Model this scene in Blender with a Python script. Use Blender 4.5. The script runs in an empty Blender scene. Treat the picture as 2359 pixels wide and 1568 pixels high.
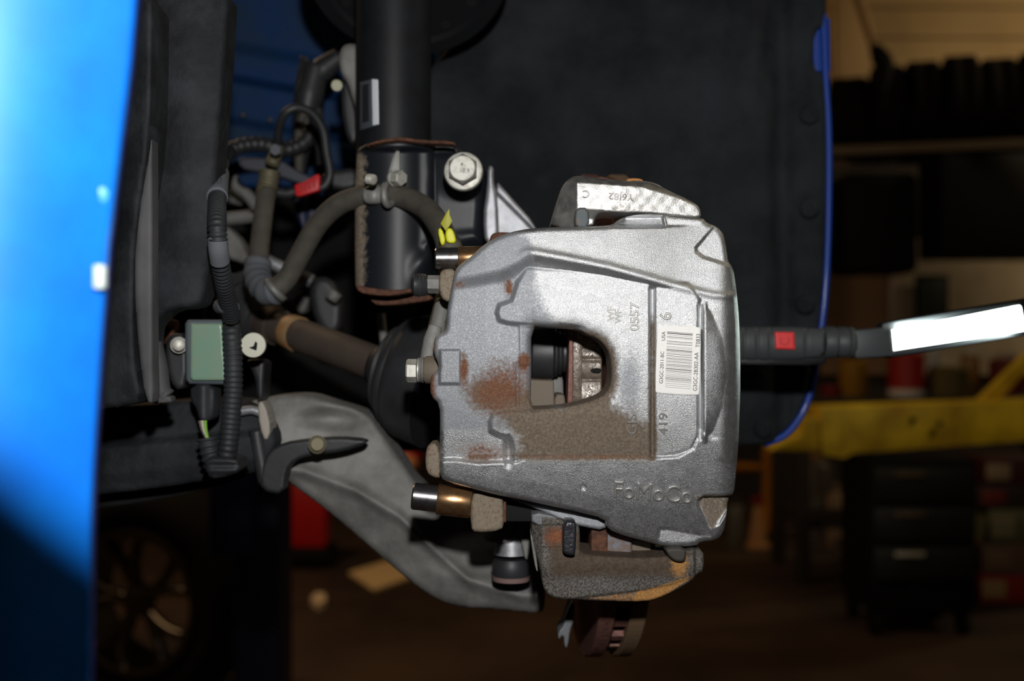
import bpy, bmesh, math, random
import numpy as np
from mathutils import Vector, Matrix
random.seed(7)
rng = np.random.default_rng(7)
sc = bpy.context.scene

# ------------------------------------------------------------------ camera, world, lights
CAMZ = 1.2
LENS = 40.0
FPX = 2359*LENS/36.0
cam_d = bpy.data.cameras.new('camera'); cam = bpy.data.objects.new('camera', cam_d)
sc.collection.objects.link(cam); sc.camera = cam
cam.location = (0, 0, CAMZ); cam.rotation_euler = (math.pi/2, 0, 0)
cam_d.lens = LENS; cam_d.sensor_width = 36; cam_d.sensor_fit = 'HORIZONTAL'
cam_d.clip_start = 0.02; cam_d.clip_end = 60
cam_d.dof.use_dof = True; cam_d.dof.focus_distance = 0.615; cam_d.dof.aperture_fstop = 6.0

sc.view_settings.view_transform = 'Standard'; sc.view_settings.look = 'None'
sc.view_settings.gamma = 1; sc.view_settings.use_curve_mapping = False
sc.view_settings.exposure = 0.0

w = bpy.data.worlds.new('world'); sc.world = w; w.use_nodes = True
w.node_tree.nodes['Background'].inputs[0].default_value = (0.9, 0.8, 0.6, 1)
w.node_tree.nodes['Background'].inputs[1].default_value = 0.004

def light(name, kind, loc, energy, color=(1, 1, 1), rot=(0, 0, 0), **kw):
    d = bpy.data.lights.new(name, kind); d.energy = energy; d.color = color
    for k, v in kw.items(): setattr(d, k, v)
    o = bpy.data.objects.new(name, d); sc.collection.objects.link(o)
    o.location = loc; o.rotation_euler = rot
    return o
# the flash sitting on the camera, cone narrowed and aimed to darken the lower fender
light('camera_flash', 'SPOT', (0.012, -0.01, CAMZ+0.125), 15.0, (1, 0.985, 0.96), (math.radians(88), 0, math.radians(7)),
      spot_size=math.radians(55.5), spot_blend=0.05, shadow_soft_size=0.012)
# warm shop lamps high up between the bays, then an added fill lamp
light('shop_lamp_right', 'AREA', (4.7, 6.3, 3.4), 30, (1, 0.77, 0.46), (math.radians(48), 0, math.radians(14)),
      shape='RECTANGLE', size=1.2, size_y=0.25)
light('shop_lamp_left', 'AREA', (-2.0, 3.2, 3.5), 37, (1, 0.70, 0.40), (math.radians(25), math.radians(-12), 0),
      shape='RECTANGLE', size=1.2, size_y=0.25)
light('arm_fill_lamp', 'AREA', (2.2, 0.9, 3.3), 15, (1, 0.83, 0.56), (math.radians(35), 0, 0),  # added fill lamp, unseen, brightens the front of the yellow lift arm
      shape='RECTANGLE', size=1.2, size_y=0.25)

# ------------------------------------------------------------------ helpers
def lin(c):
    c = c/255.0
    return c/12.92 if c <= 0.04045 else ((c+0.055)/1.055)**2.4
def C(r, g, b): return (lin(r), lin(g), lin(b), 1)
def P(px, py, Y): return Vector(((px-1179.5)/FPX*Y, Y, CAMZ-(py-784)/FPX*Y))
def px(n, Y): return n*Y/FPX

def M(name, col, rough=0.6, metal=0.0, coat=0.0, var=None, bump=None, bump2=None, masks=(), spec=0.5, emit=None, trans=0, rvar=0):
    """principled material with object-space noise; masks = (attribute, colour, metal, rough, breakup)"""
    m = bpy.data.materials.new(name); m.use_nodes = True
    nt = m.node_tree; N = nt.nodes; L = nt.links
    b = N['Principled BSDF']; tc = N.new('ShaderNodeTexCoord')
    def noise(scale, detail=6, rough_=0.6):
        n = N.new('ShaderNodeTexNoise'); n.inputs['Scale'].default_value = scale
        n.inputs['Detail'].default_value = detail; n.inputs['Roughness'].default_value = rough_
        L.new(tc.outputs['Object'], n.inputs['Vector']); return n
    def mix(fac, a, c, kind='RGBA'):
        x = N.new('ShaderNodeMix'); x.data_type = kind
        ia, ib, io = (6, 7, 2) if kind == 'RGBA' else (2, 3, 0)
        if hasattr(fac, 'links'): L.new(fac, x.inputs[0])
        else: x.inputs[0].default_value = fac
        for idx, v in ((ia, a), (ib, c)):
            if hasattr(v, 'links'): L.new(v, x.inputs[idx])
            else: x.inputs[idx].default_value = v
        return x.outputs[io]
    def ramp(src, lo, hi):
        r = N.new('ShaderNodeMapRange'); r.inputs['From Min'].default_value = lo; r.inputs['From Max'].default_value = hi
        r.clamp = True; L.new(src, r.inputs['Value']); return r.outputs['Result']
    cur = col; cm = metal; cr = rough
    if var:
        vs, c2, lo, hi = var
        cur = mix(ramp(noise(vs).outputs['Fac'], lo, hi), cur, c2)
    if rvar:
        cr = mix(ramp(noise(rvar[0]).outputs['Fac'], 0.35, 0.65), rvar[1], rvar[2], 'FLOAT')
    for att, mc, mm, mr, brk in masks:
        a = N.new('ShaderNodeAttribute'); a.attribute_name = att
        n = noise(brk, 8, 0.7).outputs['Fac']
        ma = N.new('ShaderNodeMath'); ma.operation = 'MULTIPLY_ADD'
        L.new(n, ma.inputs[0]); ma.inputs[1].default_value = 1.6; ma.inputs[2].default_value = -0.8
        ad = N.new('ShaderNodeMath'); ad.operation = 'ADD'; L.new(ma.outputs[0], ad.inputs[0]); L.new(a.outputs['Fac'], ad.inputs[1])
        f0 = ramp(ad.outputs[0], 0.32, 0.85)
        gate = ramp(a.outputs['Fac'], 0.02, 0.3)
        mu = N.new('ShaderNodeMath'); mu.operation = 'MULTIPLY'; L.new(f0, mu.inputs[0]); L.new(gate, mu.inputs[1])
        f = mu.outputs[0]
        c3 = (mc[0]*0.72, mc[1]*0.72, mc[2]*0.74, 1) if att == 'oxide' else (mc[0]*0.62, mc[1]*0.58, mc[2]*0.56, 1)
        mcol = mix(ramp(noise(brk*1.7).outputs['Fac'], 0.38, 0.62), mc, c3)
        cur = mix(f, cur, mcol); cm = mix(f, cm, mm, 'FLOAT'); cr = mix(f, cr, mr, 'FLOAT')
    for v, key in ((cur, 'Base Color'), (cm, 'Metallic'), (cr, 'Roughness')):
        if hasattr(v, 'links'): L.new(v, b.inputs[key])
        else: b.inputs[key].default_value = v
    b.inputs['Specular IOR Level'].default_value = spec
    b.inputs['Coat Weight'].default_value = coat; b.inputs['Coat Roughness'].default_value = 0.08
    if trans: b.inputs['Transmission Weight'].default_value = trans
    if emit:
        b.inputs['Emission Color'].default_value = emit[0]; b.inputs['Emission Strength'].default_value = emit[1]
    last = None
    for bp in (bump, bump2):
        if not bp: continue
        bn = N.new('ShaderNodeBump'); bn.inputs['Strength'].default_value = bp[1]; bn.inputs['Distance'].default_value = bp[2]
        L.new(noise(bp[0], 3).outputs['Fac'], bn.inputs['Height'])
        if last: L.new(last, bn.inputs['Normal'])
        last = bn.outputs['Normal']
    if last: L.new(last, b.inputs['Normal'])
    return m

BASE = {}
def thing(name, label, cat, loc, group=None):
    o = bpy.data.objects.new(name, None); sc.collection.objects.link(o)
    o.empty_display_size = 0.02; o.location = loc
    o['label'] = label; o['category'] = cat
    if group: o['group'] = group
    BASE[o.name] = Vector(loc); return o
def mesh_obj(name, verts, faces, mat, parent=None, smooth=True, label=None, attrs=None):
    verts = np.asarray(verts, dtype=float)
    if parent is not None: base = BASE[parent.name]
    else: base = Vector(((verts[:, 0].min()+verts[:, 0].max())/2, (verts[:, 1].min()+verts[:, 1].max())/2, verts[:, 2].min()))
    v = verts-np.array(base)
    me = bpy.data.meshes.new(name); me.from_pydata(v.tolist(), [], faces)
    me.polygons.foreach_set('use_smooth', [smooth]*len(me.polygons)); me.update()
    if attrs:
        for k, arr in attrs.items():
            a = me.attributes.new(k, 'FLOAT', 'POINT'); a.data.foreach_set('value', np.asarray(arr, dtype=np.float32))
    o = bpy.data.objects.new(name, me); sc.collection.objects.link(o)
    if mat: me.materials.append(mat)
    if parent is not None: o.parent = parent
    else: o.location = base
    BASE[o.name] = base
    if label: o['label'] = label
    return o
def bm_obj(name, bm, mat, parent=None, smooth=True, label=None):
    bmesh.ops.recalc_face_normals(bm, faces=bm.faces)
    vs = [v.co.copy() for v in bm.verts]; bm.verts.index_update()
    fs = [[v.index for v in f.verts] for f in bm.faces]; bm.free()
    o = mesh_obj(name, [tuple(v) for v in vs], fs, mat, parent, smooth, label)
    if smooth: sharp(o)
    return o
def sharp(o, ang=38):
    me = o.data; bm = bmesh.new(); bm.from_mesh(me)
    for e in bm.edges:
        if len(e.link_faces) == 2 and e.calc_face_angle(0) > math.radians(ang): e.smooth = False
    bm.to_mesh(me); bm.free()
def tag(o, label, cat, group=None):
    o['label'] = label; o['category'] = cat
    if group: o['group'] = group
    return o
def struct(o): o['kind'] = 'structure'; return o

def catmull(pts, sub=8, closed=False):
    pts = [np.array(p, dtype=float) for p in pts]; n = len(pts); out = []
    rngk = range(n) if closed else range(n-1)
    for i in rngk:
        p1 = pts[i]; p2 = pts[(i+1) % n]
        p0 = pts[i-1] if (i > 0 or closed) else 2*p1-p2
        p3 = pts[(i+2) % n] if (i+2 < n or closed) else 2*p2-p1
        for k in range(sub):
            t = k/sub
            out.append(0.5*((2*p1)+(-p0+p2)*t+(2*p0-5*p1+4*p2-p3)*t*t+(-p0+3*p1-3*p2+p3)*t**3))
    if not closed: out.append(pts[-1])
    return out
def chaikin(poly, it=2):
    for _ in range(it):
        q = []
        n = len(poly)
        for i in range(n):
            a = np.array(poly[i], float); b = np.array(poly[(i+1) % n], float)
            q += [a*0.75+b*0.25, a*0.25+b*0.75]
        poly = q
    return [tuple(p) for p in poly]

def tube(name, pts, rad, mat, parent=None, n=14, sub=8, ridges=None, label=None, world=False, caps=True, flat=1.0):
    """pts: (px,py,Y) control points; rad in metres or list; ridges=(pitch_m, amp_m)"""
    wp = [Vector(p) if world else P(*p) for p in pts]
    path = [Vector(p) for p in catmull([tuple(p) for p in wp], sub)] if sub > 1 else wp
    if ridges:
        res = [path[0]]; step = ridges[0]/4
        cum = [0]
        for a, b in zip(path, path[1:]): cum.append(cum[-1]+(b-a).length)
        tot = cum[-1]; k = 1; out = []; j = 0
        m = int(tot/step)
        for i in range(m+1):
            d = i*step
            while j < len(cum)-2 and cum[j+1] < d: j += 1
            f = (d-cum[j])/max(cum[j+1]-cum[j], 1e-9); out.append(path[j].lerp(path[j+1], min(max(f, 0), 1)))
        path = out
    L_ = len(path); verts = []; faces = []
    T = []
    for i in range(L_):
        a = path[max(i-1, 0)]; b = path[min(i+1, L_-1)]; T.append((b-a).normalized())
    up = Vector((0, 1, 0)) if abs(T[0].y) < 0.9 else Vector((0, 0, 1))
    nrm = (up-T[0]*up.dot(T[0])).normalized()
    for i, p in enumerate(path):
        t = T[i]; nrm = (nrm-t*nrm.dot(t)).normalized(); bi = t.cross(nrm)
        if isinstance(rad, (list, tuple)):
            f = i/(L_-1)*(len(rad)-1); k = min(int(f), len(rad)-2); r = rad[k]*(1-(f-k))+rad[k+1]*(f-k)
        else: r = rad
        if ridges: r += ridges[1]*(1 if i % 4 in (0, 1) else -1)
        for j in range(n):
            a = 2*math.pi*j/n
            verts.append(tuple(p+nrm*math.cos(a)*r*flat+bi*math.sin(a)*r))
    for i in range(L_-1):
        for j in range(n):
            a = i*n+j; b = i*n+(j+1) % n; faces.append((a, b, b+n, a+n))
    if caps:
        faces.append(tuple(range(n))[::-1]); faces.append(tuple((L_-1)*n+j for j in range(n)))
    return mesh_obj(name, verts, faces, mat, parent, True, label)

def turned(name, A, B, prof, mat, parent=None, n=28, label=None, smooth=True, phase=0.0, sh=38):
    """lathe: prof = [(t along A->B in metres, radius)], solid of revolution"""
    A = Vector(A); B = Vector(B); t = (B-A).normalized()
    up = Vector((0, 0, 1)) if abs(t.z) < 0.9 else Vector((0, 1, 0))
    u = (up-t*up.dot(t)).normalized(); v = t.cross(u)
    verts = []; faces = []
    for (d, r) in prof:
        for j in range(n):
            a = 2*math.pi*(j+phase)/n; verts.append(tuple(A+t*d+(u*math.cos(a)+v*math.sin(a))*max(r, 1e-5)))
    for i in range(len(prof)-1):
        for j in range(n):
            a = i*n+j; b = i*n+(j+1) % n; faces.append((a, b, b+n, a+n))
    faces.append(tuple(range(n))[::-1]); faces.append(tuple((len(prof)-1)*n+j for j in range(n)))
    o = mesh_obj(name, verts, faces, mat, parent, smooth, label)
    if smooth: sharp(o, sh)
    return o
def hexbolt(name, A, B, r, h, mat, parent, label=None):
    return turned(name, A, B, [(0, r), (h*0.85, r), (h, r*0.86)], mat, parent, n=6, smooth=False, label=label)

def plate(name, poly, Y, depth, mat, parent=None, bevel=0.0, segs=2, label=None, smooth=True, Yl=None):
    """polygon given in pixels at depth Y (or per-point Yl) extruded back by depth metres"""
    bm = bmesh.new()
    vs = [bm.verts.new(P(x, y, (Yl[i] if Yl else Y))) for i, (x, y) in enumerate(poly)]
    f = bm.faces.new(vs)
    r = bmesh.ops.extrude_face_region(bm, geom=[f])
    for g in r['geom']:
        if isinstance(g, bmesh.types.BMVert): g.co += Vector((0, depth, 0))
    if bevel: bmesh.ops.bevel(bm, geom=list(bm.edges), offset=bevel, segments=segs, profile=0.5, affect='EDGES', clamp_overlap=True)
    return bm_obj(name, bm, mat, parent, smooth, label)
def box(name, c, d, mat, parent=None, bevel=0.0, rot=None, label=None, segs=2, taper=None):
    bm = bmesh.new(); bmesh.ops.create_cube(bm, size=1)
    for v in bm.verts:
        if taper and v.co.z > 0: v.co.x *= taper; v.co.y *= taper
        v.co = Vector((v.co.x*d[0], v.co.y*d[1], v.co.z*d[2]))
    if bevel: bmesh.ops.bevel(bm, geom=list(bm.edges), offset=bevel, segments=segs, profile=0.5, affect='EDGES', clamp_overlap=True)
    R = rot.to_matrix().to_4x4() if rot else Matrix()
    bmesh.ops.transform(bm, matrix=Matrix.Translation(Vector(c)) @ R, verts=bm.verts)
    return bm_obj(name, bm, mat, parent, True, label)

def sdf(poly, X, Yy):
    p = np.array(poly, float); n = len(p)
    d2 = np.full(X.shape, 1e18); ins = np.zeros(X.shape, bool)
    for i in range(n):
        ax, ay = p[i]; bx, by = p[(i+1) % n]
        ex, ey = bx-ax, by-ay; wx, wy = X-ax, Yy-ay
        t = np.clip((wx*ex+wy*ey)/max(ex*ex+ey*ey, 1e-9), 0, 1)
        d2 = np.minimum(d2, (wx-ex*t)**2+(wy-ey*t)**2)
        c = ((ay > Yy) != (by > Yy))
        with np.errstate(divide='ignore', invalid='ignore'):
            xi = ax+(Yy-ay)*ex/(ey if abs(ey) > 1e-9 else 1e-9)
        ins ^= c & (X < xi)
    d = np.sqrt(d2); return np.where(ins, -d, d)
def sst(t): t = np.clip(t, 0, 1); return t*t*(3-2*t)
def feat(poly, w, X, Yy): return sst(0.5-sdf(poly, X, Yy)/w)
def blob(cx, cy, rx, ry, X, Yy): return np.clip(1.25-np.sqrt(((X-cx)/rx)**2+((Yy-cy)/ry)**2), 0, 1)

def relief(name, outer, holes, H, Y0, mat, parent=None, step=4.0, edge=10.0, skirt=0.02, attrs=None, label=None,
           rnd=1, hedge=None, pullin=0.0):
    if rnd: outer = chaikin(outer, rnd)
    holes = [chaikin(h, 1) for h in holes]
    o = np.array(outer)
    x0, y0 = o.min(0)-step*1.5; x1, y1 = o.max(0)+step*1.5
    nx = int((x1-x0)/step)+2; ny = int((y1-y0)/step)+2
    xs = x0+np.arange(nx)*step; ys = y0+np.arange(ny)*step
    GX, GY = np.meshgrid(xs, ys)
    def SD(X, Yv):
        s = sdf(outer, X, Yv)
        hs = None
        for h in holes:
            q = -sdf(h, X, Yv); hs = q if hs is None else np.maximum(hs, q)
        return s, hs
    s, hs = SD(GX, GY)
    sd = s if hs is None else np.maximum(s, hs)
    ins = sd < 0
    vid = -np.ones(ins.shape, int); idx = np.argwhere(ins); vid[ins] = np.arange(len(idx))
    VX = list(GX[ins]); VY = list(GY[ins])
    cnt = ins[:-1, :-1].astype(int)+ins[1:, :-1]+ins[:-1, 1:]+ins[1:, 1:]
    full = np.argwhere(cnt == 4)
    faces = [(int(vid[j, i]), int(vid[j+1, i]), int(vid[j+1, i+1]), int(vid[j, i+1])) for j, i in full]
    ed = {}; skirts = []
    def cross(a, b):
        k = (a, b) if a < b else (b, a)
        if k not in ed:
            fa = sd[a]; fb = sd[b]; t = fa/(fa-fb)
            ed[k] = len(VX); VX.append(GX[a]+(GX[b]-GX[a])*t); VY.append(GY[a]+(GY[b]-GY[a])*t)
        return ed[k]
    for j, i in np.argwhere((cnt > 0) & (cnt < 4)):
        cs = [(j, i), (j+1, i), (j+1, i+1), (j, i+1)]; poly = []; cr = []
        for k in range(4):
            a = cs[k]; b = cs[(k+1) % 4]
            if ins[a]: poly.append(int(vid[a]))
            if ins[a] != ins[b]:
                c = cross(a, b); poly.append(c); cr.append((c, bool(ins[a])))
        if len(poly) >= 3: faces.append(tuple(poly))
        for q in range(len(cr)):
            c, out = cr[q]
            if out: skirts.append((c, cr[(q+1) % len(cr)][0]))
    VX = np.array(VX); VY = np.array(VY)
    s, hs = SD(VX, VY); S = Y0/FPX
    def rd(d, e): u = np.clip(1-np.clip(d, 0, e)/e, 0, 1); return e*(1-np.sqrt(np.maximum(1-u*u, 0)))
    hh = H(VX, VY) if H else np.zeros(len(VX))
    Y = Y0-hh*S+rd(-s, edge)*S
    if hs is not None: Y = Y+rd(-hs, hedge or edge)*S
    n0 = len(VX)
    vx = (VX-1179.5)/FPX*Y; vz = CAMZ-(VY-784)/FPX*Y
    verts = np.stack([vx, Y, vz], 1)
    used = sorted({a for e in skirts for a in e}); mp = {a: n0+i for i, a in enumerate(used)}
    back = verts[used].copy(); back[:, 1] += skirt
    if pullin:
        cc = verts.mean(0); back[:, 0] += (cc[0]-back[:, 0])*pullin; back[:, 2] += (cc[2]-back[:, 2])*pullin
    verts = np.concatenate([verts, back])
    for a, b in skirts: faces.append((b, a, mp[a], mp[b]))
    at = None
    if attrs:
        at = {}
        for k, f in attrs.items():
            v = f(VX, VY); at[k] = np.concatenate([v, v[used]])
    return mesh_obj(name, verts, faces, mat, parent, True, label, at)

def lettering(name, s, cx, cy, h, ang, surf, raise_m, mat, parent, mirror=False, wfac=1.0, bevel=0.0, bold=0.0, label=None, rb=None):
    """text laid over surf(px,py)->Y ; h = cap height in px ; ang degrees counter-clockwise in the picture"""
    if rb is None: rb = name.startswith('raised')
    cu = bpy.data.curves.new('t', 'FONT'); cu.body = s; cu.align_x = 'CENTER'; cu.align_y = 'CENTER'
    cu.size = 1.0; cu.extrude = 0.0 if rb else 0.5; cu.bevel_depth = 0.04 if rb else 0.0; cu.bevel_resolution = 2
    cu.offset = bold-(0.02 if rb else 0); cu.resolution_u = 4
    o = bpy.data.objects.new('t', cu); sc.collection.objects.link(o)
    dg = bpy.context.evaluated_depsgraph_get(); me = bpy.data.meshes.new_from_object(o.evaluated_get(dg))
    v = np.array([tuple(q.co) for q in me.vertices]); fs = [tuple(p.vertices) for p in me.polygons]
    bpy.data.objects.remove(o); bpy.data.curves.remove(cu); bpy.data.meshes.remove(me)
    if rb: v[:, 2] = v[:, 2]/(v[:, 2].max()*2)
    k = h/0.70; a = math.radians(ang)
    u = (v[:, 0])*k*wfac; t = (v[:, 1]-(v[:, 1].max()+v[:, 1].min())/2)*k
    if mirror: u = -u
    X = cx+u*math.cos(a)-t*math.sin(a)*1.0; Yp = cy-(u*math.sin(a)+t*math.cos(a))
    Yb = surf(X, Yp); Y = Yb+0.0008-(v[:, 2]+0.5)*(raise_m+0.0008)
    verts = np.stack([(X-1179.5)/FPX*Y, Y, CAMZ-(Yp-784)/FPX*Y], 1)
    ob = mesh_obj(name, verts, fs, mat, parent, False, label)
    if bevel:
        md = ob.modifiers.new('b', 'BEVEL'); md.width = bevel; md.segments = 2; md.limit_method = 'ANGLE'
    return ob
def const(Y): return lambda X, Yp: np.full(np.shape(X), Y)

# ------------------------------------------------------------------ materials
RUST = C(128, 86, 62); MUD = C(124, 111, 96); ORANGE = C(190, 100, 50)
m_cast = M('cast_metal', C(216, 216, 214), 0.33, 0.9, bump=(1500, 0.27, 0.0006), bump2=(3000, 0.42, 0.00033),
           var=(1800, C(168, 172, 180), 0.35, 0.7), rvar=(200, 0.29, 0.40),
           masks=(('oxide', C(168, 171, 176), 0.6, 0.5, 900), ('mud', MUD, 0.0, 0.75, 420), ('rust', RUST, 0.0, 0.85, 520)))
m_bracket = M('bright_cast_metal', C(206, 205, 202), 0.33, 0.9, bump=(1400, 0.30, 0.0007), bump2=(3200, 0.35, 0.0003),
              rvar=(200, 0.32, 0.48), masks=(('mud', C(120, 108, 92), 0.0, 0.7, 420),))
m_letter = M('cast_letter_metal', C(172, 170, 166), 0.42, 0.6, bump=(2600, 0.3, 0.0003))
m_dirty = M('dirty_cast_iron', C(108, 102, 96), 0.6, 0.35, bump=(700, 0.5, 0.001), bump2=(2600, 0.3, 0.0004),
            var=(900, C(60, 56, 54), 0.42, 0.6),
            masks=(('mud', C(86, 72, 58), 0.0, 0.8, 300), ('rust', C(140, 88, 60), 0.0, 0.9, 500), ('orange', C(182, 134, 76), 0.0, 0.9, 700), ('spk', C(200, 200, 205), 0.0, 0.6, 1500)))
m_rust = M('rusty_iron', C(134, 124, 108), 0.75, 0.15, bump=(1500, 0.5, 0.0006), var=(600, C(116, 84, 60), 0.5, 0.68))
m_rustdark = M('dark_rust', C(104, 66, 46), 0.8, 0.1, bump=(600, 0.6, 0.001), var=(300, C(70, 44, 34), 0.4, 0.65))
m_rotor = M('rusty_rotor_iron', C(142, 100, 92), 0.62, 0.3, bump=(800, 0.4, 0.0006), var=(260, C(110, 76, 66), 0.35, 0.65))
m_padwet = M('greasy_brown_pad', C(116, 104, 92), 0.32, 0.1, bump=(260, 0.5, 0.001), bump2=(900, 0.3, 0.0006), var=(160, C(90, 80, 70), 0.4, 0.6), rvar=(120, 0.12, 0.6))
m_mudplate = M('mud_coated_steel', C(112, 101, 88), 0.7, 0.1, bump=(500, 0.3, 0.0006))
m_rubber = M('black_rubber', C(38, 39, 41), 0.48, bump=(160, 0.12, 0.0008), var=(30, C(52, 54, 57), 0.35, 0.7))
m_hose = M('brake_hose_rubber', C(86, 82, 74), 0.7, bump=(600, 0.25, 0.0005), var=(120, C(70, 67, 61), 0.3, 0.7))
m_plastic = M('black_plastic', C(46, 50, 54), 0.6, bump=(90, 0.3, 0.0012), var=(26, C(30, 32, 35), 0.35, 0.65))
m_liner = M('black_felt_liner', C(48, 53, 58), 0.85, bump=(60, 0.7, 0.004), bump2=(700, 0.3, 0.0006), var=(14, C(26, 29, 32), 0.28, 0.62), spec=0.3)
m_lining = M('dusty_black_liner', C(46, 50, 55), 0.75, bump=(70, 0.5, 0.003), var=(34, C(22, 25, 28), 0.3, 0.58), spec=0.35)
m_linegrey = M('grey_plastic_edge', C(86, 86, 88), 0.7, var=(20, C(66, 67, 70), 0.35, 0.65))
m_blackpaint = M('gloss_black_paint', C(27, 31, 36), 0.42, 0.0, spec=0.3, bump=(120, 0.08, 0.0006),
                 masks=(('chip', C(150, 138, 122), 0.0, 0.8, 300),))
m_strut = M('strut_black_paint', C(28, 31, 34), 0.5, spec=0.25, bump=(150, 0.08, 0.0006), var=(60, C(22, 24, 27), 0.4, 0.7))
m_alu = M('cast_aluminium', C(175, 177, 182), 0.5, 0.55, bump=(700, 0.3, 0.0006), var=(90, C(140, 140, 145), 0.35, 0.7))
m_aludull = M('dull_aluminium', C(150, 149, 146), 0.72, 0.3, bump=(500, 0.35, 0.0008), var=(45, C(112, 111, 108), 0.32, 0.68))
m_zinc = M('zinc_plated_steel', C(196, 196, 188), 0.5, 0.35, var=(300, C(165, 158, 145), 0.45, 0.7))
m_steel = M('machined_steel', C(150, 150, 152), 0.26, 0.95, var=(200, C(120, 100, 90), 0.5, 0.75))
m_copper = M('copper_grease_sleeve', C(186, 148, 108), 0.26, 0.9, var=(240, C(160, 108, 66), 0.45, 0.7))
m_greyplas = M('grey_metal_clamp', C(132, 132, 128), 0.55, 0.3, bump=(500, 0.3, 0.0006))
m_yellow = M('yellow_tag', C(226, 226, 40), 0.5)
m_yellowd = M('olive_yellow_tag', C(168, 164, 24), 0.5)
m_fender = M('blue_car_paint', C(0, 112, 226), 0.5, 0.1, coat=0.2, var=(22, C(0, 128, 238), 0.4, 0.65))
m_fendershade = M('blue_car_paint_shaded', C(0, 30, 140), 0.6)  # same blue paint darkened: shade of the turned-in edge put into colour
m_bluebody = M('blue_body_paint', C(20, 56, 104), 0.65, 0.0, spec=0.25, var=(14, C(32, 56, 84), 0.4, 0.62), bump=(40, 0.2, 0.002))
m_bluetrim = M('blue_arch_edge', C(22, 66, 160), 0.5, coat=0.1)
m_white = M('white_paper_label', C(252, 250, 247), 0.6, var=(60, C(236, 228, 218), 0.6, 0.75))
m_black = M('black_print', C(30, 28, 30), 0.6)
m_greyprint = M('grey_print', C(46, 43, 45), 0.6)
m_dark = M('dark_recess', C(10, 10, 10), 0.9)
m_green = M('pale_green_gel', C(120, 152, 132), 0.4, coat=0.4, var=(60, C(136, 150, 128), 0.45, 0.7))
m_whiteplas = M('white_plastic', C(206, 206, 188), 0.5)
m_red = M('red_plastic', C(206, 26, 34), 0.5)
m_redlamp = M('red_button', C(236, 60, 62), 0.5)
m_redprint = M('darker_red_symbol', C(190, 40, 44), 0.5)
m_shaft = M('brown_steel_shaft', C(92, 80, 74), 0.6, 0.3, var=(50, C(98, 88, 78), 0.4, 0.65))
m_lamp = M('grey_rubber_lamp_body', C(64, 68, 70), 0.55, bump=(400, 0.1, 0.0004))
m_led = M('led_panel', (0.9, 1, 0.95, 1), 0.4, emit=((0.90, 1.0, 0.93, 1), 7.0))
m_zincwarm = M('yellow_zinc', C(112, 106, 84), 0.6, 0.4)
m_greyth = M('grey_cloth_tape', C(94, 98, 104), 0.8)

# ------------------------------------------------------------------ room
def quad_struct(name, pts, mat):
    o = mesh_obj(name, pts, [tuple(range(len(pts)))], mat, None, False); o['kind'] = 'structure'; return o
m_floor = M('brown_concrete', C(78, 56, 40), 0.7, bump=(8, 0.3, 0.01), var=(1.2, C(42, 29, 21), 0.35, 0.65))
m_wall = M('tan_wall', C(176, 150, 108), 0.75, var=(1.1, C(158, 132, 92), 0.35, 0.65))
m_wallside = M('dark_brown_wall', C(36, 28, 21), 0.8)
m_ceil = M('dark_ceiling', C(40, 34, 28), 0.9)
XL, XR, YN, YF, ZC = -5.5, 6.5, -2.5, 8.4, 4.3
def slab(name, lo, hi, mat):
    o = box(name, [(a+b)/2 for a, b in zip(lo, hi)], [b-a for a, b in zip(lo, hi)], mat); o['kind'] = 'structure'; return o
slab('floor', (XL, YN, -0.1), (XR, YF, 0), m_floor)
slab('ceiling', (XL, YN, ZC), (XR, YF, ZC+0.1), m_ceil)
wb = slab('wall_back', (XL, YF, 0), (XR, YF+0.1, ZC), m_wallside)
slab('wall_left', (XL-0.1, YN, 0), (XL, YF, ZC), m_wallside)
slab('wall_right', (XR, YN, 0), (XR+0.1, YF, ZC), m_wallside)
slab('wall_front', (XL, YN-0.1, 0), (XR, YN, ZC), m_wallside)
# horizontal tan siding boards on the back wall
k = 0; z = 2.75
while z < ZC-0.02:
    h = min(0.225, ZC-z)
    bm = bmesh.new(); x0, x1 = 0.5, XR-0.01; yb = YF-0.001
    pr = [(yb, z+0.004), (yb-0.034, z+0.004), (yb-0.012, z+h-0.004), (yb, z+h-0.004)]
    a = [bm.verts.new((x0, y, zz)) for y, zz in pr]; b = [bm.verts.new((x1, y, zz)) for y, zz in pr]
    bm.faces.new(a); bm.faces.new(b[::-1])
    for q in range(4): bm.faces.new((a[q], b[q], b[(q+1) % 4], a[(q+1) % 4]))
    bmesh.ops.translate(bm, verts=bm.verts, vec=(0, 0, 0))
    o = bm_obj('siding_board', bm, m_wall, wb, smooth=False); z += h
# lower pale wall panel
m_pale = M('pale_grey_wall', C(206, 192, 170), 0.8, var=(1.5, C(170, 154, 132), 0.35, 0.65))
bp = box('wall_panel', (P(2290, 690, 8.3).x, 8.36, 1.45), (1.5, 0.04, 1.0), m_pale, wb)
bp2 = box('wall_panel', (P(1990, 690, 8.3).x, 8.37, 1.45), (0.6, 0.03, 1.0), M('brown_wall_panel', C(128, 98, 74), 0.8), wb)

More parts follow.
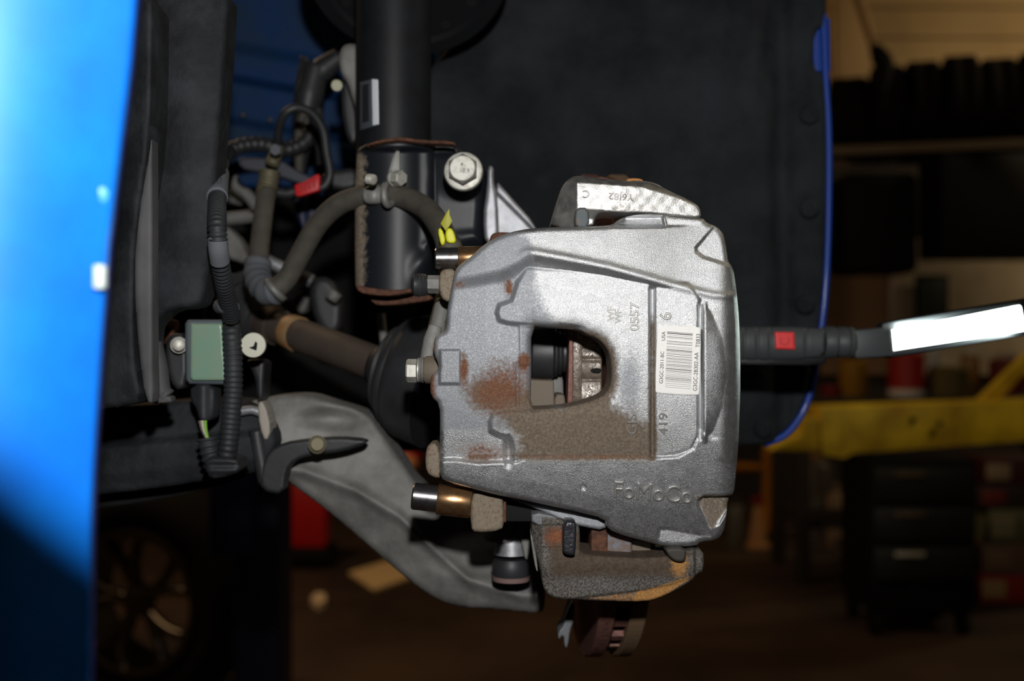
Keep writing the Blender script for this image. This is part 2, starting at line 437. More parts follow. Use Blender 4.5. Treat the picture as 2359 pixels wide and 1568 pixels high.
# ------------------------------------------------------------------ far shop things (rack, tyres, bins, lift arm ...)
m_tyre = M('tyre_rubber', C(15, 12, 9), 0.9, spec=0.15, bump=(30, 0.3, 0.003))
m_rack = M('grey_rack_steel', C(96, 80, 60), 0.5, 0.2)
m_black2 = M('black_bin_plastic', C(7, 7, 7), 0.7, spec=0.2)
def tyre_mesh(R, W, name, mat, n=40):
    prof = [(R*0.62, -W*0.42), (R*0.66, -W*0.5), (R*0.86, -W*0.54), (R*0.97, -W*0.47), (R, -W*0.38), (R, -W*0.06), (R*0.985, -W*0.05), (R*0.985, W*0.05), (R, W*0.06), (R, W*0.38),
            (R*0.97, W*0.47), (R*0.86, W*0.54), (R*0.66, W*0.5), (R*0.62, W*0.42)]
    vs = []; fs = []; k = len(prof)
    for j in range(n):
        a = 2*math.pi*j/n
        for r, x in prof: vs.append((x, r*math.cos(a), r*math.sin(a)))
    for j in range(n):
        for i in range(k):
            a = j*k+i; b = j*k+(i+1) % k; c = ((j+1) % n)*k+(i+1) % k; d = ((j+1) % n)*k+i
            fs.append((a, b, c, d))
    me = bpy.data.meshes.new(name); me.from_pydata(vs, [], fs); me.update()
    me.polygons.foreach_set('use_smooth', [True]*len(fs)); me.materials.append(mat)
    return me
# rack axis runs to the right and slightly nearer
rx0 = P(1870, 366, 7.3); rdir = Vector((math.cos(math.radians(-14)), math.sin(math.radians(-14)), 0))
rack_z = rx0.z
rk = thing('tyre_rack', 'long steel shelf rack high on the back wall carrying a row of upright tyres', 'rack', (rx0.x, rx0.y, 0))
rr = math.radians(-14)
from mathutils import Euler
def rbox(name, along, off, z, d, mat, parent, bev=0.004, **k):
    c = Vector((rx0.x, rx0.y, 0))+rdir*along+Vector((-rdir.y, rdir.x, 0))*off; c.z = z
    return box(name, c, d, mat, parent, bev, rot=Euler((0, 0, rr)), **k)
rbox('front_beam', 1.0, -0.28, rack_z, (2.6, 0.04, 0.055), m_rack, rk)
rbox('rear_beam', 1.0, 0.28, rack_z, (2.6, 0.04, 0.055), m_rack, rk)
for a in (-0.22, 2.22):
    rbox('upright', a, -0.28, rack_z/2+0.3, (0.05, 0.05, rack_z+0.6), m_rack, rk)
    rbox('upright', a, 0.28, rack_z/2+0.3, (0.05, 0.05, rack_z+0.6), m_rack, rk)
rbox('dark_gap_sheet', 1.0, 0.315, rack_z+0.24, (2.6, 0.012, 0.44), m_black2, rk)  # added black sheet, stands in for the darkness behind the tyres
tm = tyre_mesh(0.29, 0.188, 'tyre', m_tyre)
tlabels = ['shorter dark tyre at the left end of the high rack, beside the hanging hose', 'dark tyre on the high rack just right of the hanging hose handle',
           'dark tyre second from the hanging hose on the high rack', 'tallest dark tyre standing on the high rack, top tilted', 'dark tyre right of the tallest tyre on the high rack', 'dark tyre cut by the right edge of the picture on the rack']
first = None
for i, (al, R) in enumerate([(0.225, 0.238), (0.455, 0.268), (0.665, 0.276), (0.885, 0.287), (1.105, 0.272), (1.325, 0.284)]):
    o = bpy.data.objects.new('tyre', tm) if first is None else first.copy()
    first = first or o
    sc.collection.objects.link(o); s = R/0.29
    p = Vector((rx0.x, rx0.y, 0))+rdir*al
    o.location = (p.x, p.y, rack_z+0.03+R); o.scale = (1.2 if i == 0 else 1.0, s, s); o.rotation_euler = (0, 0, rr)
    tag(o, tlabels[i], 'tyre', 'tyres on the high rack')
# bins hanging under the rack
b1 = tag(box('storage_bin', P(2008, 520, 7.2), (0.47, 0.4, 0.62), m_black2, None, 0.05), 'narrower black storage bin under the tyre rack beside the blue fender edge', 'bin')
b2 = tag(box('storage_bin', P(2275, 480, 7.0), (0.72, 0.4, 0.62), m_black2, None, 0.02), 'wide black cabinet box under the tyre rack at the right', 'cabinet')
# dark picture on pale wall
pt = thing('wall_notice', 'small dark green framed notice on the pale grey wall above the work lamp', 'notice', P(2146, 730, 8.2))
box('frame', P(2146, 690, 8.25), (0.24, 0.03, 0.36), m_dark, pt, 0.006)
box('panel', P(2146, 690, 8.225), (0.20, 0.02, 0.31), M('dark_green_card', C(44, 56, 46), 0.6), pt, 0.003)
# hanging lit panel and hose on the left of the siding
hp = thing('hanging_panel', 'tall tan panel hanging beside the blue fender edge above the tyres', 'panel', P(1965, 205, 7.6))
plate('board', [(1925, -30), (1985, -30), (2012, 60), (2030, 200), (1925, 205)], 7.9, 0.03, M('tan_board', C(176, 146, 104), 0.7), hp, 0.006)
tube('edge_rail', [(1908, -20, 7.85), (1912, 100, 7.85), (1922, 240, 7.85)], 0.02, M('tan_rail', C(170, 128, 84), 0.6), hp, n=8)
hh = thing('air_hose', 'thin tan air hose hanging in front of the siding with a black handle', 'hose', P(2040, 175, 6.7))
tube('hose', [(1965, -30, 6.7), (1985, 30, 6.7), (2008, 100, 6.7), (2018, 130, 6.7)], 0.022, M('tan_hose', C(150, 112, 70), 0.6), hh, n=8)
tube('handle', [(2012, 105, 6.7), (2026, 128, 6.7), (2036, 150, 6.7), (2034, 185, 6.7), (2030, 215, 6.7)], [0.03, 0.055, 0.06, 0.045, 0.03], m_black2, hh, n=12)

# yellow lift arm of the next bay
m_yel = M('yellow_lift_paint', C(240, 204, 40), 0.55, bump=(12, 0.2, 0.003), var=(7, C(160, 120, 18), 0.3, 0.7))
la = thing('lift_arm', 'long yellow steel lift arm running to the right behind the work lamp', 'lift', P(1840, 1050, 3.0))
plate('beam', [(1888, 938), (2359, 922), (2480, 918), (2480, 1012), (2359, 1018), (1965, 1045), (1950, 1056), (1893, 1050)], 3.0, 0.14, m_yel, la, 0.008, Yl=[3.0, 3.25, 3.3, 3.3, 3.25, 3.03, 3.0, 3.0])
plate('arm_tip', [(1850, 962), (1886, 962), (1888, 1040), (1775, 1038), (1800, 1020), (1840, 1005), (1852, 985)], 2.98, 0.1, m_yel, la, 0.006)
plate('cheek_plate', [(2250, 925), (2420, 760), (2420, 800), (2300, 925)], 3.3, 0.03, m_yel, la, 0.004)
for bx, by in ((2105, 966), (2165, 976), (2028, 976), (1958, 960)):
    turned('bolt', P(bx, by, 3.10), P(bx, by, 3.0), [(-0.01, 0.008), (0.012, 0.008)], m_dark, la, n=8)
yc = thing('yellow_cart_frame', 'narrow yellow tube frame of a cart standing behind the caliper at lower right', 'frame', P(1765, 1238, 6.9))
tube('leg', [(1768, 1035, 6.9), (1770, 1100, 6.9), (1762, 1238, 6.9)], 0.034, M('ochre_tube', C(176, 112, 10), 0.5), yc, n=10)
tube('crossbar', [(1600, 1076, 6.9), (1700, 1076, 6.9), (1768, 1076, 6.9)], 0.026, bpy.data.materials['ochre_tube'], yc, n=10)
tube('leg', [(1600, 1040, 6.9), (1604, 1100, 6.9), (1600, 1238, 6.9)], 0.034, bpy.data.materials['ochre_tube'], yc, n=10)

# things on the bench behind the lift arm
m_bench = M('dark_bench_top', C(40, 32, 24), 0.7)
by_ = 5.6
bench = thing('workbench', 'dark workbench behind the yellow lift arm, crowded with supplies', 'bench', P(2150, 1230, by_))
bz = P(0, 925, by_).z
bx0 = P(1830, 0, by_).x; bx1 = P(2520, 0, by_).x
box('bench_top', ((bx0+bx1)/2, by_+0.3, bz), (bx1-bx0, 0.62, 0.04), m_bench, bench, 0.005)
for xx in (bx0+0.05, bx1-0.05):
    for yy in (by_+0.03, by_+0.57): box('leg', (xx, yy, bz/2-0.01), (0.06, 0.06, bz-0.02), m_bench, bench, 0.004)
box('shelf', ((bx0+bx1)/2, by_+0.3, 0.28), (bx1-bx0-0.15, 0.5, 0.03), m_bench, bench, 0.004)
bench_top = bz+0.02
def can(name, pxx, r, h, col, label, cat, y=5.75, capc=None, taper=None, z0=None, band=None):
    z0 = bench_top if z0 is None else z0
    x = P(pxx, 0, y).x; t = thing(name, label, cat, (x, y, z0))
    mb = M(name+'_body', col, 0.45)
    pr = taper(r, h) if taper else [(0, r*0.94), (0.006, r), (h*0.86, r), (h*0.93, r*0.8), (h*0.95, r*0.45)]
    turned('body', (x, y, z0), (x, y, z0+1), pr, mb, t, n=20)
    if capc is not None: turned('cap', (x, y, z0+h*0.95), (x, y, z0+1.5), [(0, r*0.5), (h*0.12, r*0.5), (h*0.14, r*0.4)], M(name+'_cap', capc, 0.45), t, n=16)
    if band is not None: turned('label_band', (x, y, z0+0.002), (x, y, z0+1), [(0, r*1.02), (0.035, r*1.02)], M(name+'_band', band, 0.5), t, n=20)
    return t
can('red_canister', 2088, 0.088, 0.25, C(150, 30, 22), 'dark red canister with a white foot on the bench under the work lamp', 'canister', capc=C(190, 60, 40), band=C(196, 190, 184))
can('yellow_jug', 1965, 0.07, 0.20, C(140, 100, 14), 'small dull yellow jug on the bench left of the red canister', 'jug', capc=C(30, 26, 20))
can('red_tin', 1915, 0.05, 0.06, C(110, 24, 18), 'low dark red tin at the left end of the bench', 'tin')
can('olive_tub', 2185, 0.10, 0.16, C(84, 72, 34), 'low olive tub on the bench right of the red canister', 'tub')
can('amber_bottle', 2235, 0.05, 0.22, C(120, 84, 26), 'slim amber bottle on the bench behind the olive tub', 'bottle', y=5.95, capc=C(190, 190, 190))
can('silver_can', 2150, 0.035, 0.25, C(150, 150, 150), 'thin silver spray can on the bench behind the olive tub', 'can', y=5.95, capc=C(230, 230, 230))
can('maroon_tin', 2320, 0.09, 0.20, C(96, 30, 26), 'maroon tin at the right end of the bench near the yellow plate', 'tin', y=5.9, capc=C(160, 150, 140))
# items on the floor under the arm
def cone(r, h): return [(0, r), (0.02, r), (0.03, r*0.7), (h, r*0.22)]
can('traffic_cone', 1745, 0.075, 0.27, C(190, 140, 96), 'pale faded floor cone behind the caliper below the yellow crossbar', 'cone', y=6.6, taper=cone, z0=0, capc=C(120, 20, 20))
can('water_bottle', 1925, 0.05, 0.34, C(170, 140, 112), 'pale bottle on the floor left of the dark blue post', 'bottle', y=6.6, z0=0, capc=C(120, 100, 84))
can('grey_cylinder', 1875, 0.115, 0.50, C(70, 64, 58), 'tall grey gas cylinder on the floor under the lift arm tip', 'cylinder', y=6.9, z0=0, capc=C(150, 116, 88))
can('grey_bottle', 1695, 0.05, 0.26, C(90, 88, 84), 'grey bottle on the floor just behind the caliper edge', 'bottle', y=6.6, z0=0, capc=C(60, 56, 52))
o = tag(box('blue_post', (P(1977, 0, 5.4).x, 5.4, 0.42), (0.07, 0.07, 0.84), M('navy_post_paint', C(10, 30, 60), 0.5), None, 0.006), 'thin dark blue post on the floor under the yellow lift arm', 'post')
cart = thing('black_tool_cart', 'black tool chest on the floor at right with small bright fittings', 'cart', (P(2130, 0, 4.6).x, 4.75, 0))
cx = P(2120, 0, 4.6).x; box('body', (cx+0.01, 4.8, 0.41), (0.44, 0.4, 0.62), m_black2, cart, 0.02)
for i, zz in enumerate((0.3, 0.46, 0.62)):
    d = box('drawer', (cx+0.01, 4.592, zz), (0.40, 0.02, 0.13), M('charcoal_drawer_%d' % i, C(22, 22, 23), 0.5), cart, 0.004)
    box('handle', (cx-0.05, 4.575, zz+0.04), (0.12, 0.012, 0.018), m_rack if i else m_zinc, d, 0.003)
for sx in (-0.17, 0.19):
    for sy in (-0.15, 0.15): turned('caster', (cx+sx-0.015, 4.8+sy, 0.05), (cx+sx+0.1, 4.8+sy, 0.05), [(0, 0.05), (0.03, 0.05)], m_black2, cart, n=16)
# stack of boxes at the right edge
sx_ = P(2345, 0, 5.2).x; zz = 0.0
cols = [(0.13, C(150, 32, 26), 'red and cream carton at the bottom of the stack by the right edge', C(170, 140, 96)), (0.14, C(112, 84, 70), 'brown-grey carton second from the bottom of the right stack', C(130, 104, 88)),
        (0.16, C(96, 96, 70), 'greenish carton in the middle of the right stack', C(150, 140, 110)), (0.11, C(40, 30, 30), 'dark carton above the greenish one in the right stack', C(110, 40, 36)),
        (0.12, C(60, 18, 18), 'dark red carton on top of the right stack', C(150, 130, 110))]
for i, (h, c, lb, c2) in enumerate(cols):
    t = thing('carton', lb, 'box', (sx_, 5.2, zz), 'cartons stacked by the right edge')
    wd = 0.34+0.03*(i % 2)
    box('body', (sx_+0.02*(i % 3), 5.35, zz+h/2), (wd, 0.3, h-0.004), M('carton_%d' % i, c, 0.6), t, 0.004)
    box('printed_patch', (sx_-0.11+0.02*(i % 3), 5.197, zz+h/2), (0.11, 0.006, h*0.6), M('carton_patch_%d' % i, c2, 0.6), t, 0.001)
    zz += h
# left: blue lift column, wheel on the floor, red can, paper, rag
m_navy = M('navy_lift_paint', C(8, 14, 44), 0.5)
lc = thing('lift_column', 'dark navy lift column standing on the floor left of the red can', 'lift', (P(590, 0, 3.2).x, 3.2, 0))
x0 = P(535, 0, 3.2).x; x1 = P(643, 0, 3.2).x
box('column', ((x0+x1)/2, 3.3, 1.0), (x1-x0, 0.2, 1.98), m_navy, lc, 0.01)
box('base_plate', ((x0+x1)/2+0.02, 3.3, 0.0125), (x1-x0+0.12, 0.36, 0.025), m_navy, lc, 0.004)
box('carriage', ((x0+x1)/2-0.06, 3.18, 0.8), (0.12, 0.06, 0.4), M('navy_carriage', C(8, 10, 60), 0.5), lc, 0.01)
# wheel lying against it
R = 0.36; W = 0.24; wy = 3.78
wc = Vector((P(352, 0, wy).x, wy, R-0.005))
wh = thing('car_wheel', 'dark five-spoke alloy wheel with its tyre standing on the floor at lower left', 'wheel', (wc.x, wc.y, 0))
wm = tyre_mesh(R, W, 'tyre', m_tyre, 64)
wrot = Matrix.Rotation(math.radians(-90-30), 4, 'Z')
def add_me(name, me, mat4, parent, mat=None):
    o = bpy.data.objects.new(name, me); sc.collection.objects.link(o)
    me.transform(mat4); me.transform(Matrix.Translation(-BASE[parent.name])); o.parent = parent
    BASE[o.name] = BASE[parent.name]
    return o
# local +X of tyre_mesh = wheel axis; outer face towards camera (-Y) and left
ax = Matrix.Translation(wc) @ Matrix.Rotation(math.radians(-90-15), 4, 'Z')
add_me('tyre', wm, ax, wh)
m_rim = M('dark_alloy_rim', C(84, 76, 66), 0.3, 0.85)
def ring(name, r0, r1, x0, x1, mat, parent, n=64):
    vs = []; fs = []
    for j in range(n):
        a = 2*math.pi*j/n
        for r, x in ((r0, x0), (r1, x0), (r1, x1), (r0, x1)): vs.append(tuple(ax @ Vector((x, r*math.cos(a), r*math.sin(a)))))
    for j in range(n):
        for i in range(4):
            fs.append((j*4+i, j*4+(i+1) % 4, ((j+1) % n)*4+(i+1) % 4, ((j+1) % n)*4+i))
    return mesh_obj(name, vs, fs, mat, parent, False)
ring('rim', 0.222, 0.24, -0.10, 0.125, m_rim, wh)
ring('rim_lip', 0.214, 0.232, 0.118, 0.132, m_rim, wh)
for k in range(5):
    for s in (-1, 1):
        a0 = 2*math.pi*k/5+math.radians(100)
        vs = []; fs = []
        for i in range(7):
            t = i/6; r = 0.035+t*0.185; aa = a0+s*(0.10+0.22*t*t); wdt = 0.014+0.004*t; xx = 0.085+0.03*math.sin(t*math.pi*0.6)
            c = Vector((0, math.cos(aa)*r, math.sin(aa)*r)); nn = Vector((0, -math.sin(aa), math.cos(aa)))
            for q, (dn, dx) in enumerate(((-wdt, -0.02), (-wdt*0.7, 0.008), (wdt*0.7, 0.008), (wdt, -0.02))):
                vs.append(tuple(ax @ (c+nn*dn+Vector((xx+dx, 0, 0)))))
        for i in range(6):
            for q in range(4): fs.append((i*4+q, i*4+(q+1) % 4, (i+1)*4+(q+1) % 4, (i+1)*4+q))
        fs.append((0, 1, 2, 3)); fs.append((27, 26, 25, 24))
        mesh_obj('spoke', vs, fs, m_rim, wh, True)
turned('hub_cap', ax @ Vector((0.06, 0, 0)), ax @ Vector((0.12, 0, 0)), [(0, 0.052), (0.04, 0.05), (0.05, 0.03), (0.055, 0.0)], m_rim, wh, n=24)
# red canister on floor
ry = 6.0; rcx = P(700, 0, ry).x
rc = thing('red_fuel_can', 'red plastic fuel can on the floor behind the grey control arm', 'can', (rcx, ry, 0))
z1 = P(0, 1112, ry).z; zb = P(0, 1262, ry).z
box('body', (rcx, ry+0.08, (z1+zb)/2), (0.23, 0.18, z1-zb), M('red_can_plastic', C(178, 12, 12), 0.5), rc, 0.02)
box('top_shoulder', (rcx, ry+0.08, z1+0.015), (0.13, 0.12, 0.04), bpy.data.materials['red_can_plastic'], rc, 0.012)
turned('cap', (rcx+0.03, ry+0.08, z1+0.03), (rcx+0.03, ry+0.08, z1+1), [(0, 0.02), (0.03, 0.02)], m_black2, rc, n=14)
box('dolly', (rcx, ry+0.08, zb/2+0.01), (0.30, 0.26, zb-0.02), m_black2, rc, 0.02)
# red & orange blob seen past the boot
rb = thing('red_tail_lamp', 'small red and amber lamp standing behind the caliper boot', 'lamp', (P(945, 0, 6.9).x, 6.9, 0))
turned('red_lens', P(925, 1038, 6.75), P(945, 1060, 6.9), [(0, 0.04), (0.02, 0.08), (0.10, 0.09), (0.14, 0.06)], M('red_lens', C(200, 30, 16), 0.3), rb, n=20)
turned('amber_lens', P(942, 1062, 6.6), P(950, 1075, 6.75), [(0, 0.02), (0.02, 0.04), (0.08, 0.044)], M('amber_lens', C(230, 150, 90), 0.3), rb, n=20)
zt = P(945, 1075, 6.9).z; box('stem', (P(945, 0, 6.9).x, 6.9, zt/2), (0.05, 0.05, zt), m_dark, rb, 0.01)
def floor_pt(pxx, pyy): Y = CAMZ*FPX/(pyy-784); return Vector(((pxx-1179.5)/FPX*Y, Y, 0))
def floor_sheet(name, pts, h, mat, label, cat):
    bm = bmesh.new(); vs = [bm.verts.new(floor_pt(*p)) for p in pts]; f = bm.faces.new(vs)
    r = bmesh.ops.extrude_face_region(bm, geom=[f])
    for g in r['geom']:
        if isinstance(g, bmesh.types.BMVert): g.co.z += h
    return tag(bm_obj(name, bm, mat, None, False), label, cat)
floor_sheet('cardboard_sheet', [(803, 1322), (862, 1362), (968, 1325), (905, 1292)], 0.012, M('cardboard', C(240, 204, 150), 0.7), 'pale cardboard sheet lying on the brown floor below the control arm', 'cardboard')
floor_sheet('crumpled_rag', [(716, 1392), (735, 1406), (752, 1396), (748, 1380), (728, 1378)], 0.03, M('rag_cloth', C(235, 205, 170), 0.8), 'small pale crumpled rag on the brown floor', 'rag')

# ------------------------------------------------------------------ car body around the brake
# near fender, strongly out of focus
def fY(X, Yp):  # bulging outward
    return None
fe = thing('front_fender', 'bright blue front fender edge, out of focus, at the left of the picture', 'fender', P(150, 1568, 0.34))
edge = [(318, -60), (300, 150), (275, 350), (250, 560), (232, 800), (219, 1000), (210, 1160), (207, 1400), (206, 1640)]
ys = np.linspace(-60, 1640, 60); ex = np.interp(ys, [e[1] for e in edge], [e[0] for e in edge])
vs = []; nU = 40
for i, yy in enumerate(ys):
    for j in range(nU+1):
        u = j/nU; x = ex[i]-u*(ex[i]+260)
        d = 0.355-0.022*math.sin(min(u*1.9, math.pi/2))-0.012*u
        vs.append(tuple(P(x, yy, d)))
fs = [(i*(nU+1)+j, i*(nU+1)+j+1, (i+1)*(nU+1)+j+1, (i+1)*(nU+1)+j) for i in range(len(ys)-1) for j in range(nU)]
o = mesh_obj('panel', vs, fs, m_fender, fe)
md = o.modifiers.new('s', 'SOLIDIFY'); md.thickness = 0.0012; md.offset = 0
vs = []
for i, yy in enumerate(ys):
    a = P(ex[i], yy, 0.355)
    for q, (dx, dy) in enumerate(((0, 0.0), (-0.0002, 0.003), (-0.0014, 0.009), (-0.012, 0.013), (-0.04, 0.014))): vs.append((a.x+dx, a.y+dy, a.z))
fs = [(i*5+j, i*5+j+1, (i+1)*5+j+1, (i+1)*5+j) for i in range(len(ys)-1) for j in range(4)]
o = mesh_obj('return_flange', vs, fs, m_fendershade, fe)
box('white_clip', P(231, 638, 0.351), (0.0034, 0.004, 0.0075), M('white_clip', C(200, 214, 210), 0.5), fe, 0.0008)
turned('highlight_spot', P(229, 448, 0.352), P(229, 448, 0.33), [(0, 0.0026), (0.0008, 0.0026), (0.0012, 0.0015)], M('pale_blue_highlight', C(80, 170, 235), 0.4), fe, n=20)  # pale disc: a highlight put into colour on the fender edge

# left splash liner
sl = thing('splash_liner', 'black dusty plastic splash liner between the blue fender and the harness', 'liner', P(370, 940, 0.8))
def Hs(X, Y): return 40*np.exp(-((X-250)/60)**2)+10*np.sin(X/23.0)*0
relief('front_fold', [(150, -60), (352, -60), (350, 200), (342, 340), (326, 440), (312, 560), (306, 700), (312, 850), (330, 925), (260, 940), (150, 950)], [], lambda X, Y: 26*np.cos((X-150)/38.0)+(Y-400)*0.02, 0.62, m_lining, sl, step=10, edge=14, skirt=0.03)
relief('grey_edge_strip', [(350, 300), (352, 380), (352, 800), (356, 930), (335, 925), (318, 800), (308, 640), (316, 500), (335, 380)], [], None, 0.625, m_linegrey, sl, step=6, edge=8, skirt=0.01)
relief('rear_panel', [(330, -60), (530, -60), (520, 150), (500, 380), (492, 560), (480, 640), (470, 695), (450, 708), (395, 712), (368, 735), (352, 760), (350, 900), (335, 900), (335, 400)], [],
       lambda X, Y: 8*np.sin(X/30.0)+5*np.sin(Y/90.0), 0.66, m_lining, sl, step=8, edge=16, skirt=0.02)
tube('retaining_clip', [(352, 790, .66), (365, 850, .66), (372, 900, .66), (385, 915, .66)], 0.0055, m_linegrey, sl, n=10)
plate('clip_foot', [(345, 912), (392, 912), (396, 926), (350, 930)], 0.655, 0.01, m_linegrey, sl, 0.001)

# inner blue apron
ia = thing('inner_apron', 'dark blue painted inner body panel behind the strut with horizontal swages', 'body panel', P(660, 1000, 1.3))
def Hb(X, Y):
    yy = Y-(X-520)*0.18
    return 30*sst((yy-90)/30)-34*sst((yy-165)/26)+30*sst((yy-265)/22)-20*sst((yy-330)/20)
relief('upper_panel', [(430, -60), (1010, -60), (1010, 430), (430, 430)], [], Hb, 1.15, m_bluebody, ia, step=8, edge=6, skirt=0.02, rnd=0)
relief('dark_backdrop', [(380, 400), (1010, 400), (1010, 1040), (900, 1040), (640, 1000), (380, 1000)], [], lambda X, Y: 14*np.sin(X/60.)*np.sin(Y/80.), 1.2, m_dark, ia, step=16, edge=6, skirt=0.02, rnd=0)  # black sheet as backdrop, carries the darkness deep in the wheel well
for bx, by in ((560, 265), (622, 276)): turned('weld_stud', P(bx, by, 1.14), P(bx, by, 1.05), [(0, 0.003), (0.004, 0.002)], m_linegrey, ia, n=8)

# right wheel-arch liner with its rivets and the blue arch edge
al = thing('wheel_arch_liner', 'large black felt wheel arch liner filling the space behind the caliper', 'liner', P(1450, 1040, 1.0))
def Hl(X, Y):
    r1 = 26*np.exp(-((X-1800-(Y-300)*0.01)/26)**2)*-1
    r2 = -14*np.exp(-((X-1770+Y*0.05)/16)**2)*sst((300-Y)/150)
    r3 = 22*np.exp(-((X-1745)/30)**2)*sst((260-Y)/60)
    step_ = 26*sst((Y-(1030-0.62*(X-1000)))/60.0)*sst((1640-X)/60)
    w = 6*np.sin(X/41.0+np.sin(Y/70.0)*1.3)*np.sin(Y/57.0+X/130.0)
    return r1+r2+r3*0.5+step_*0.6+w-((X-1400)/500.)**2*26
relief('liner_panel', [(960, -80), (1905, -80), (1902, 60), (1876, 68), (1872, 160), (1900, 168), (1903, 300), (1903, 520), (1893, 700), (1872, 850), (1845, 950), (1800, 1010), (1745, 1030), (960, 1032)], [],
       Hl, 0.97, m_liner, al, step=7, edge=10, skirt=0.03)
for rx, ry in ((1865, 262), (1865, 478), (1856, 700), (1758, 985)):
    turned('rivet', P(rx, ry, 0.972), P(rx, ry, 0.9), [(0, 0.0085), (0.004, 0.0085), (0.0065, 0.006), (0.007, 0.0028), (0.0058, 0.0022)], m_liner, al, n=20)
ae = thing('rear_arch_edge', 'thin bright blue painted arch edge curving down behind the liner', 'fender', P(1895, 1000, 0.985))
tube('arch_edge', [(1884, -60, .985), (1897, 60, .985), (1902, 180, .985), (1908, 300, .985), (1909, 430, .985), (1905, 600, .985), (1895, 730, .985), (1872, 880, .985), (1848, 950, .985), (1810, 1000, .985), (1760, 1022, .985)], 0.0032, m_bluetrim, ae, n=10)
relief('painted_tab', [(1872, 62), (1912, 40), (1914, 165), (1874, 165)], [], None, 0.99, m_bluetrim, ae, step=6, edge=3, skirt=0.01, rnd=0)

# front crossmember
cmb = thing('crossmember', 'black box-section crossmember under the splash liner at lower left', 'chassis beam', P(400, 1150, 0.745))
relief('beam', [(120, 925), (300, 935), (440, 920), (600, 930), (640, 1000), (620, 1080), (560, 1095), (480, 1105), (360, 1125), (120, 1150)], [],
       lambda X, Y: 26*sst((Y-1015+(X-200)*0.08)/24)-14*sst((Y-1090+(X-200)*0.1)/40), 0.745, m_lining, cmb, step=7, edge=12, skirt=0.06)
relief('lower_lip', [(120, 1140), (360, 1120), (560, 1090), (570, 1100), (380, 1150), (120, 1185)], [], None, 0.78, m_dark, cmb, step=8, edge=5, skirt=0.03)

# aluminium subframe pieces seen through the gap
sf = thing('subframe_bracket', 'grey aluminium engine bracket pieces seen through the gap beside the harness', 'bracket', P(600, 700, 1.0))
tube('curved_pipe', [(535, 408, 1.0), (545, 430, 1.0), (570, 448, 1.0), (592, 480, 1.0)], 0.0052, m_aludull, sf)
tube('lower_pipe', [(510, 505, 1.02), (560, 500, 1.02), (600, 495, 1.02)], 0.006, m_aludull, sf)
tube('upper_pipe', [(515, 450, 1.05), (560, 460, 1.05)], 0.006, m_aludull, sf, sub=2)
relief('web_plate', [(512, 515), (535, 530), (560, 560), (572, 590), (570, 610), (512, 590)], [], None, 1.0, m_aludull, sf, step=5, edge=6)
relief('lug', [(668, 690), (700, 665), (715, 680), (705, 715), (690, 725)], [], None, 1.0, m_aludull, sf, step=4, edge=6)
tr = thing('tie_rod', 'bright silver tie rod end passing behind the lower bend of the brake hose', 'rod', P(660, 640, 0.93))
tube('rod', [(596, 592, .93), (625, 605, .93), (652, 618, .93)], 0.0052, m_alu, tr, n=12)
tube('rod_end', [(690, 636, .93), (706, 642, .93), (718, 648, .93)], 0.0058, m_alu, tr, n=12)
tube('dark_sleeve', [(650, 618, .935), (672, 628, .935), (692, 637, .935)], 0.0045, m_rubber, tr, n=12)
tube('nut', [(762, 690, .93), (775, 672, .93)], 0.006, m_aludull, tr, n=6, sub=1)
relief('boot_block', [(715, 640), (760, 635), (790, 690), (785, 770), (740, 770), (712, 700)], [], None, 0.95, m_rubber, tr, step=7, edge=14)
rb2 = tube('threaded_stud', [(878, 722, .86), (882, 760, .86), (886, 800, .86)], 0.0032, m_aludull, None, n=10, ridges=(0.0016, 0.00025)); tag(rb2, 'thin threaded silver stud above the drive shaft boot', 'stud')

# wiring harness behind strut
wb1 = thing('wiring_bundle', 'dark taped wiring bundle hanging in front of the blue inner panel', 'cable', P(700, 430, 1.0))
tube('trunk', [(730, 150, 1.0), (712, 220, 1.0), (700, 300, 1.0), (690, 400, 1.0)], [0.011, 0.013, 0.009, 0.005], m_rubber, wb1)
tube('branch', [(705, 250, .99), (690, 290, .99), (688, 330, .99), (690, 420, .99)], 0.004, m_hose, wb1, n=8)
tube('upper_branch', [(715, 190, 1.), (745, 160, 1.), (785, 130, 1.)], [0.008, 0.011, 0.008], m_rubber, wb1)
tube('knot', [(700, 130, 1.), (702, 160, 1.), (695, 200, 1.)], [0.003, 0.006, 0.006], m_rubber, wb1, n=10)
tube('arch_branch', [(515, 365, .98), (545, 340, .98), (600, 332, .98), (660, 345, .98), (705, 325, .98), (722, 290, .98)], 0.0066, m_rubber, wb1, ridges=(0.006, 0.0004))
tube('side_branch', [(725, 250, .97), (740, 330, .97), (745, 380, .97)], 0.006, m_rubber, wb1, n=8)
ew = thing('link_arm', 'pale grey teardrop-shaped stabiliser link beside the strut tube', 'link', P(805, 260, 0.84))
relief('eye', [(800, 100), (785, 112), (780, 140), (786, 170), (800, 190), (812, 230), (830, 280), (835, 120), (825, 102)], [], None, 0.84, m_aludull, ew, step=4, edge=12, skirt=0.012)
turned('bushing', P(776, 197, .85), P(776, 197, .80), [(0, 0.0045), (0.006, 0.004)], M('ivory_plastic', C(170, 170, 140), 0.5), ew, n=16)
relief('black_arm', [(790, 165), (806, 200), (822, 250), (828, 330), (800, 330), (785, 250)], [], None, 0.86, m_rubber, ew, step=6, edge=8)

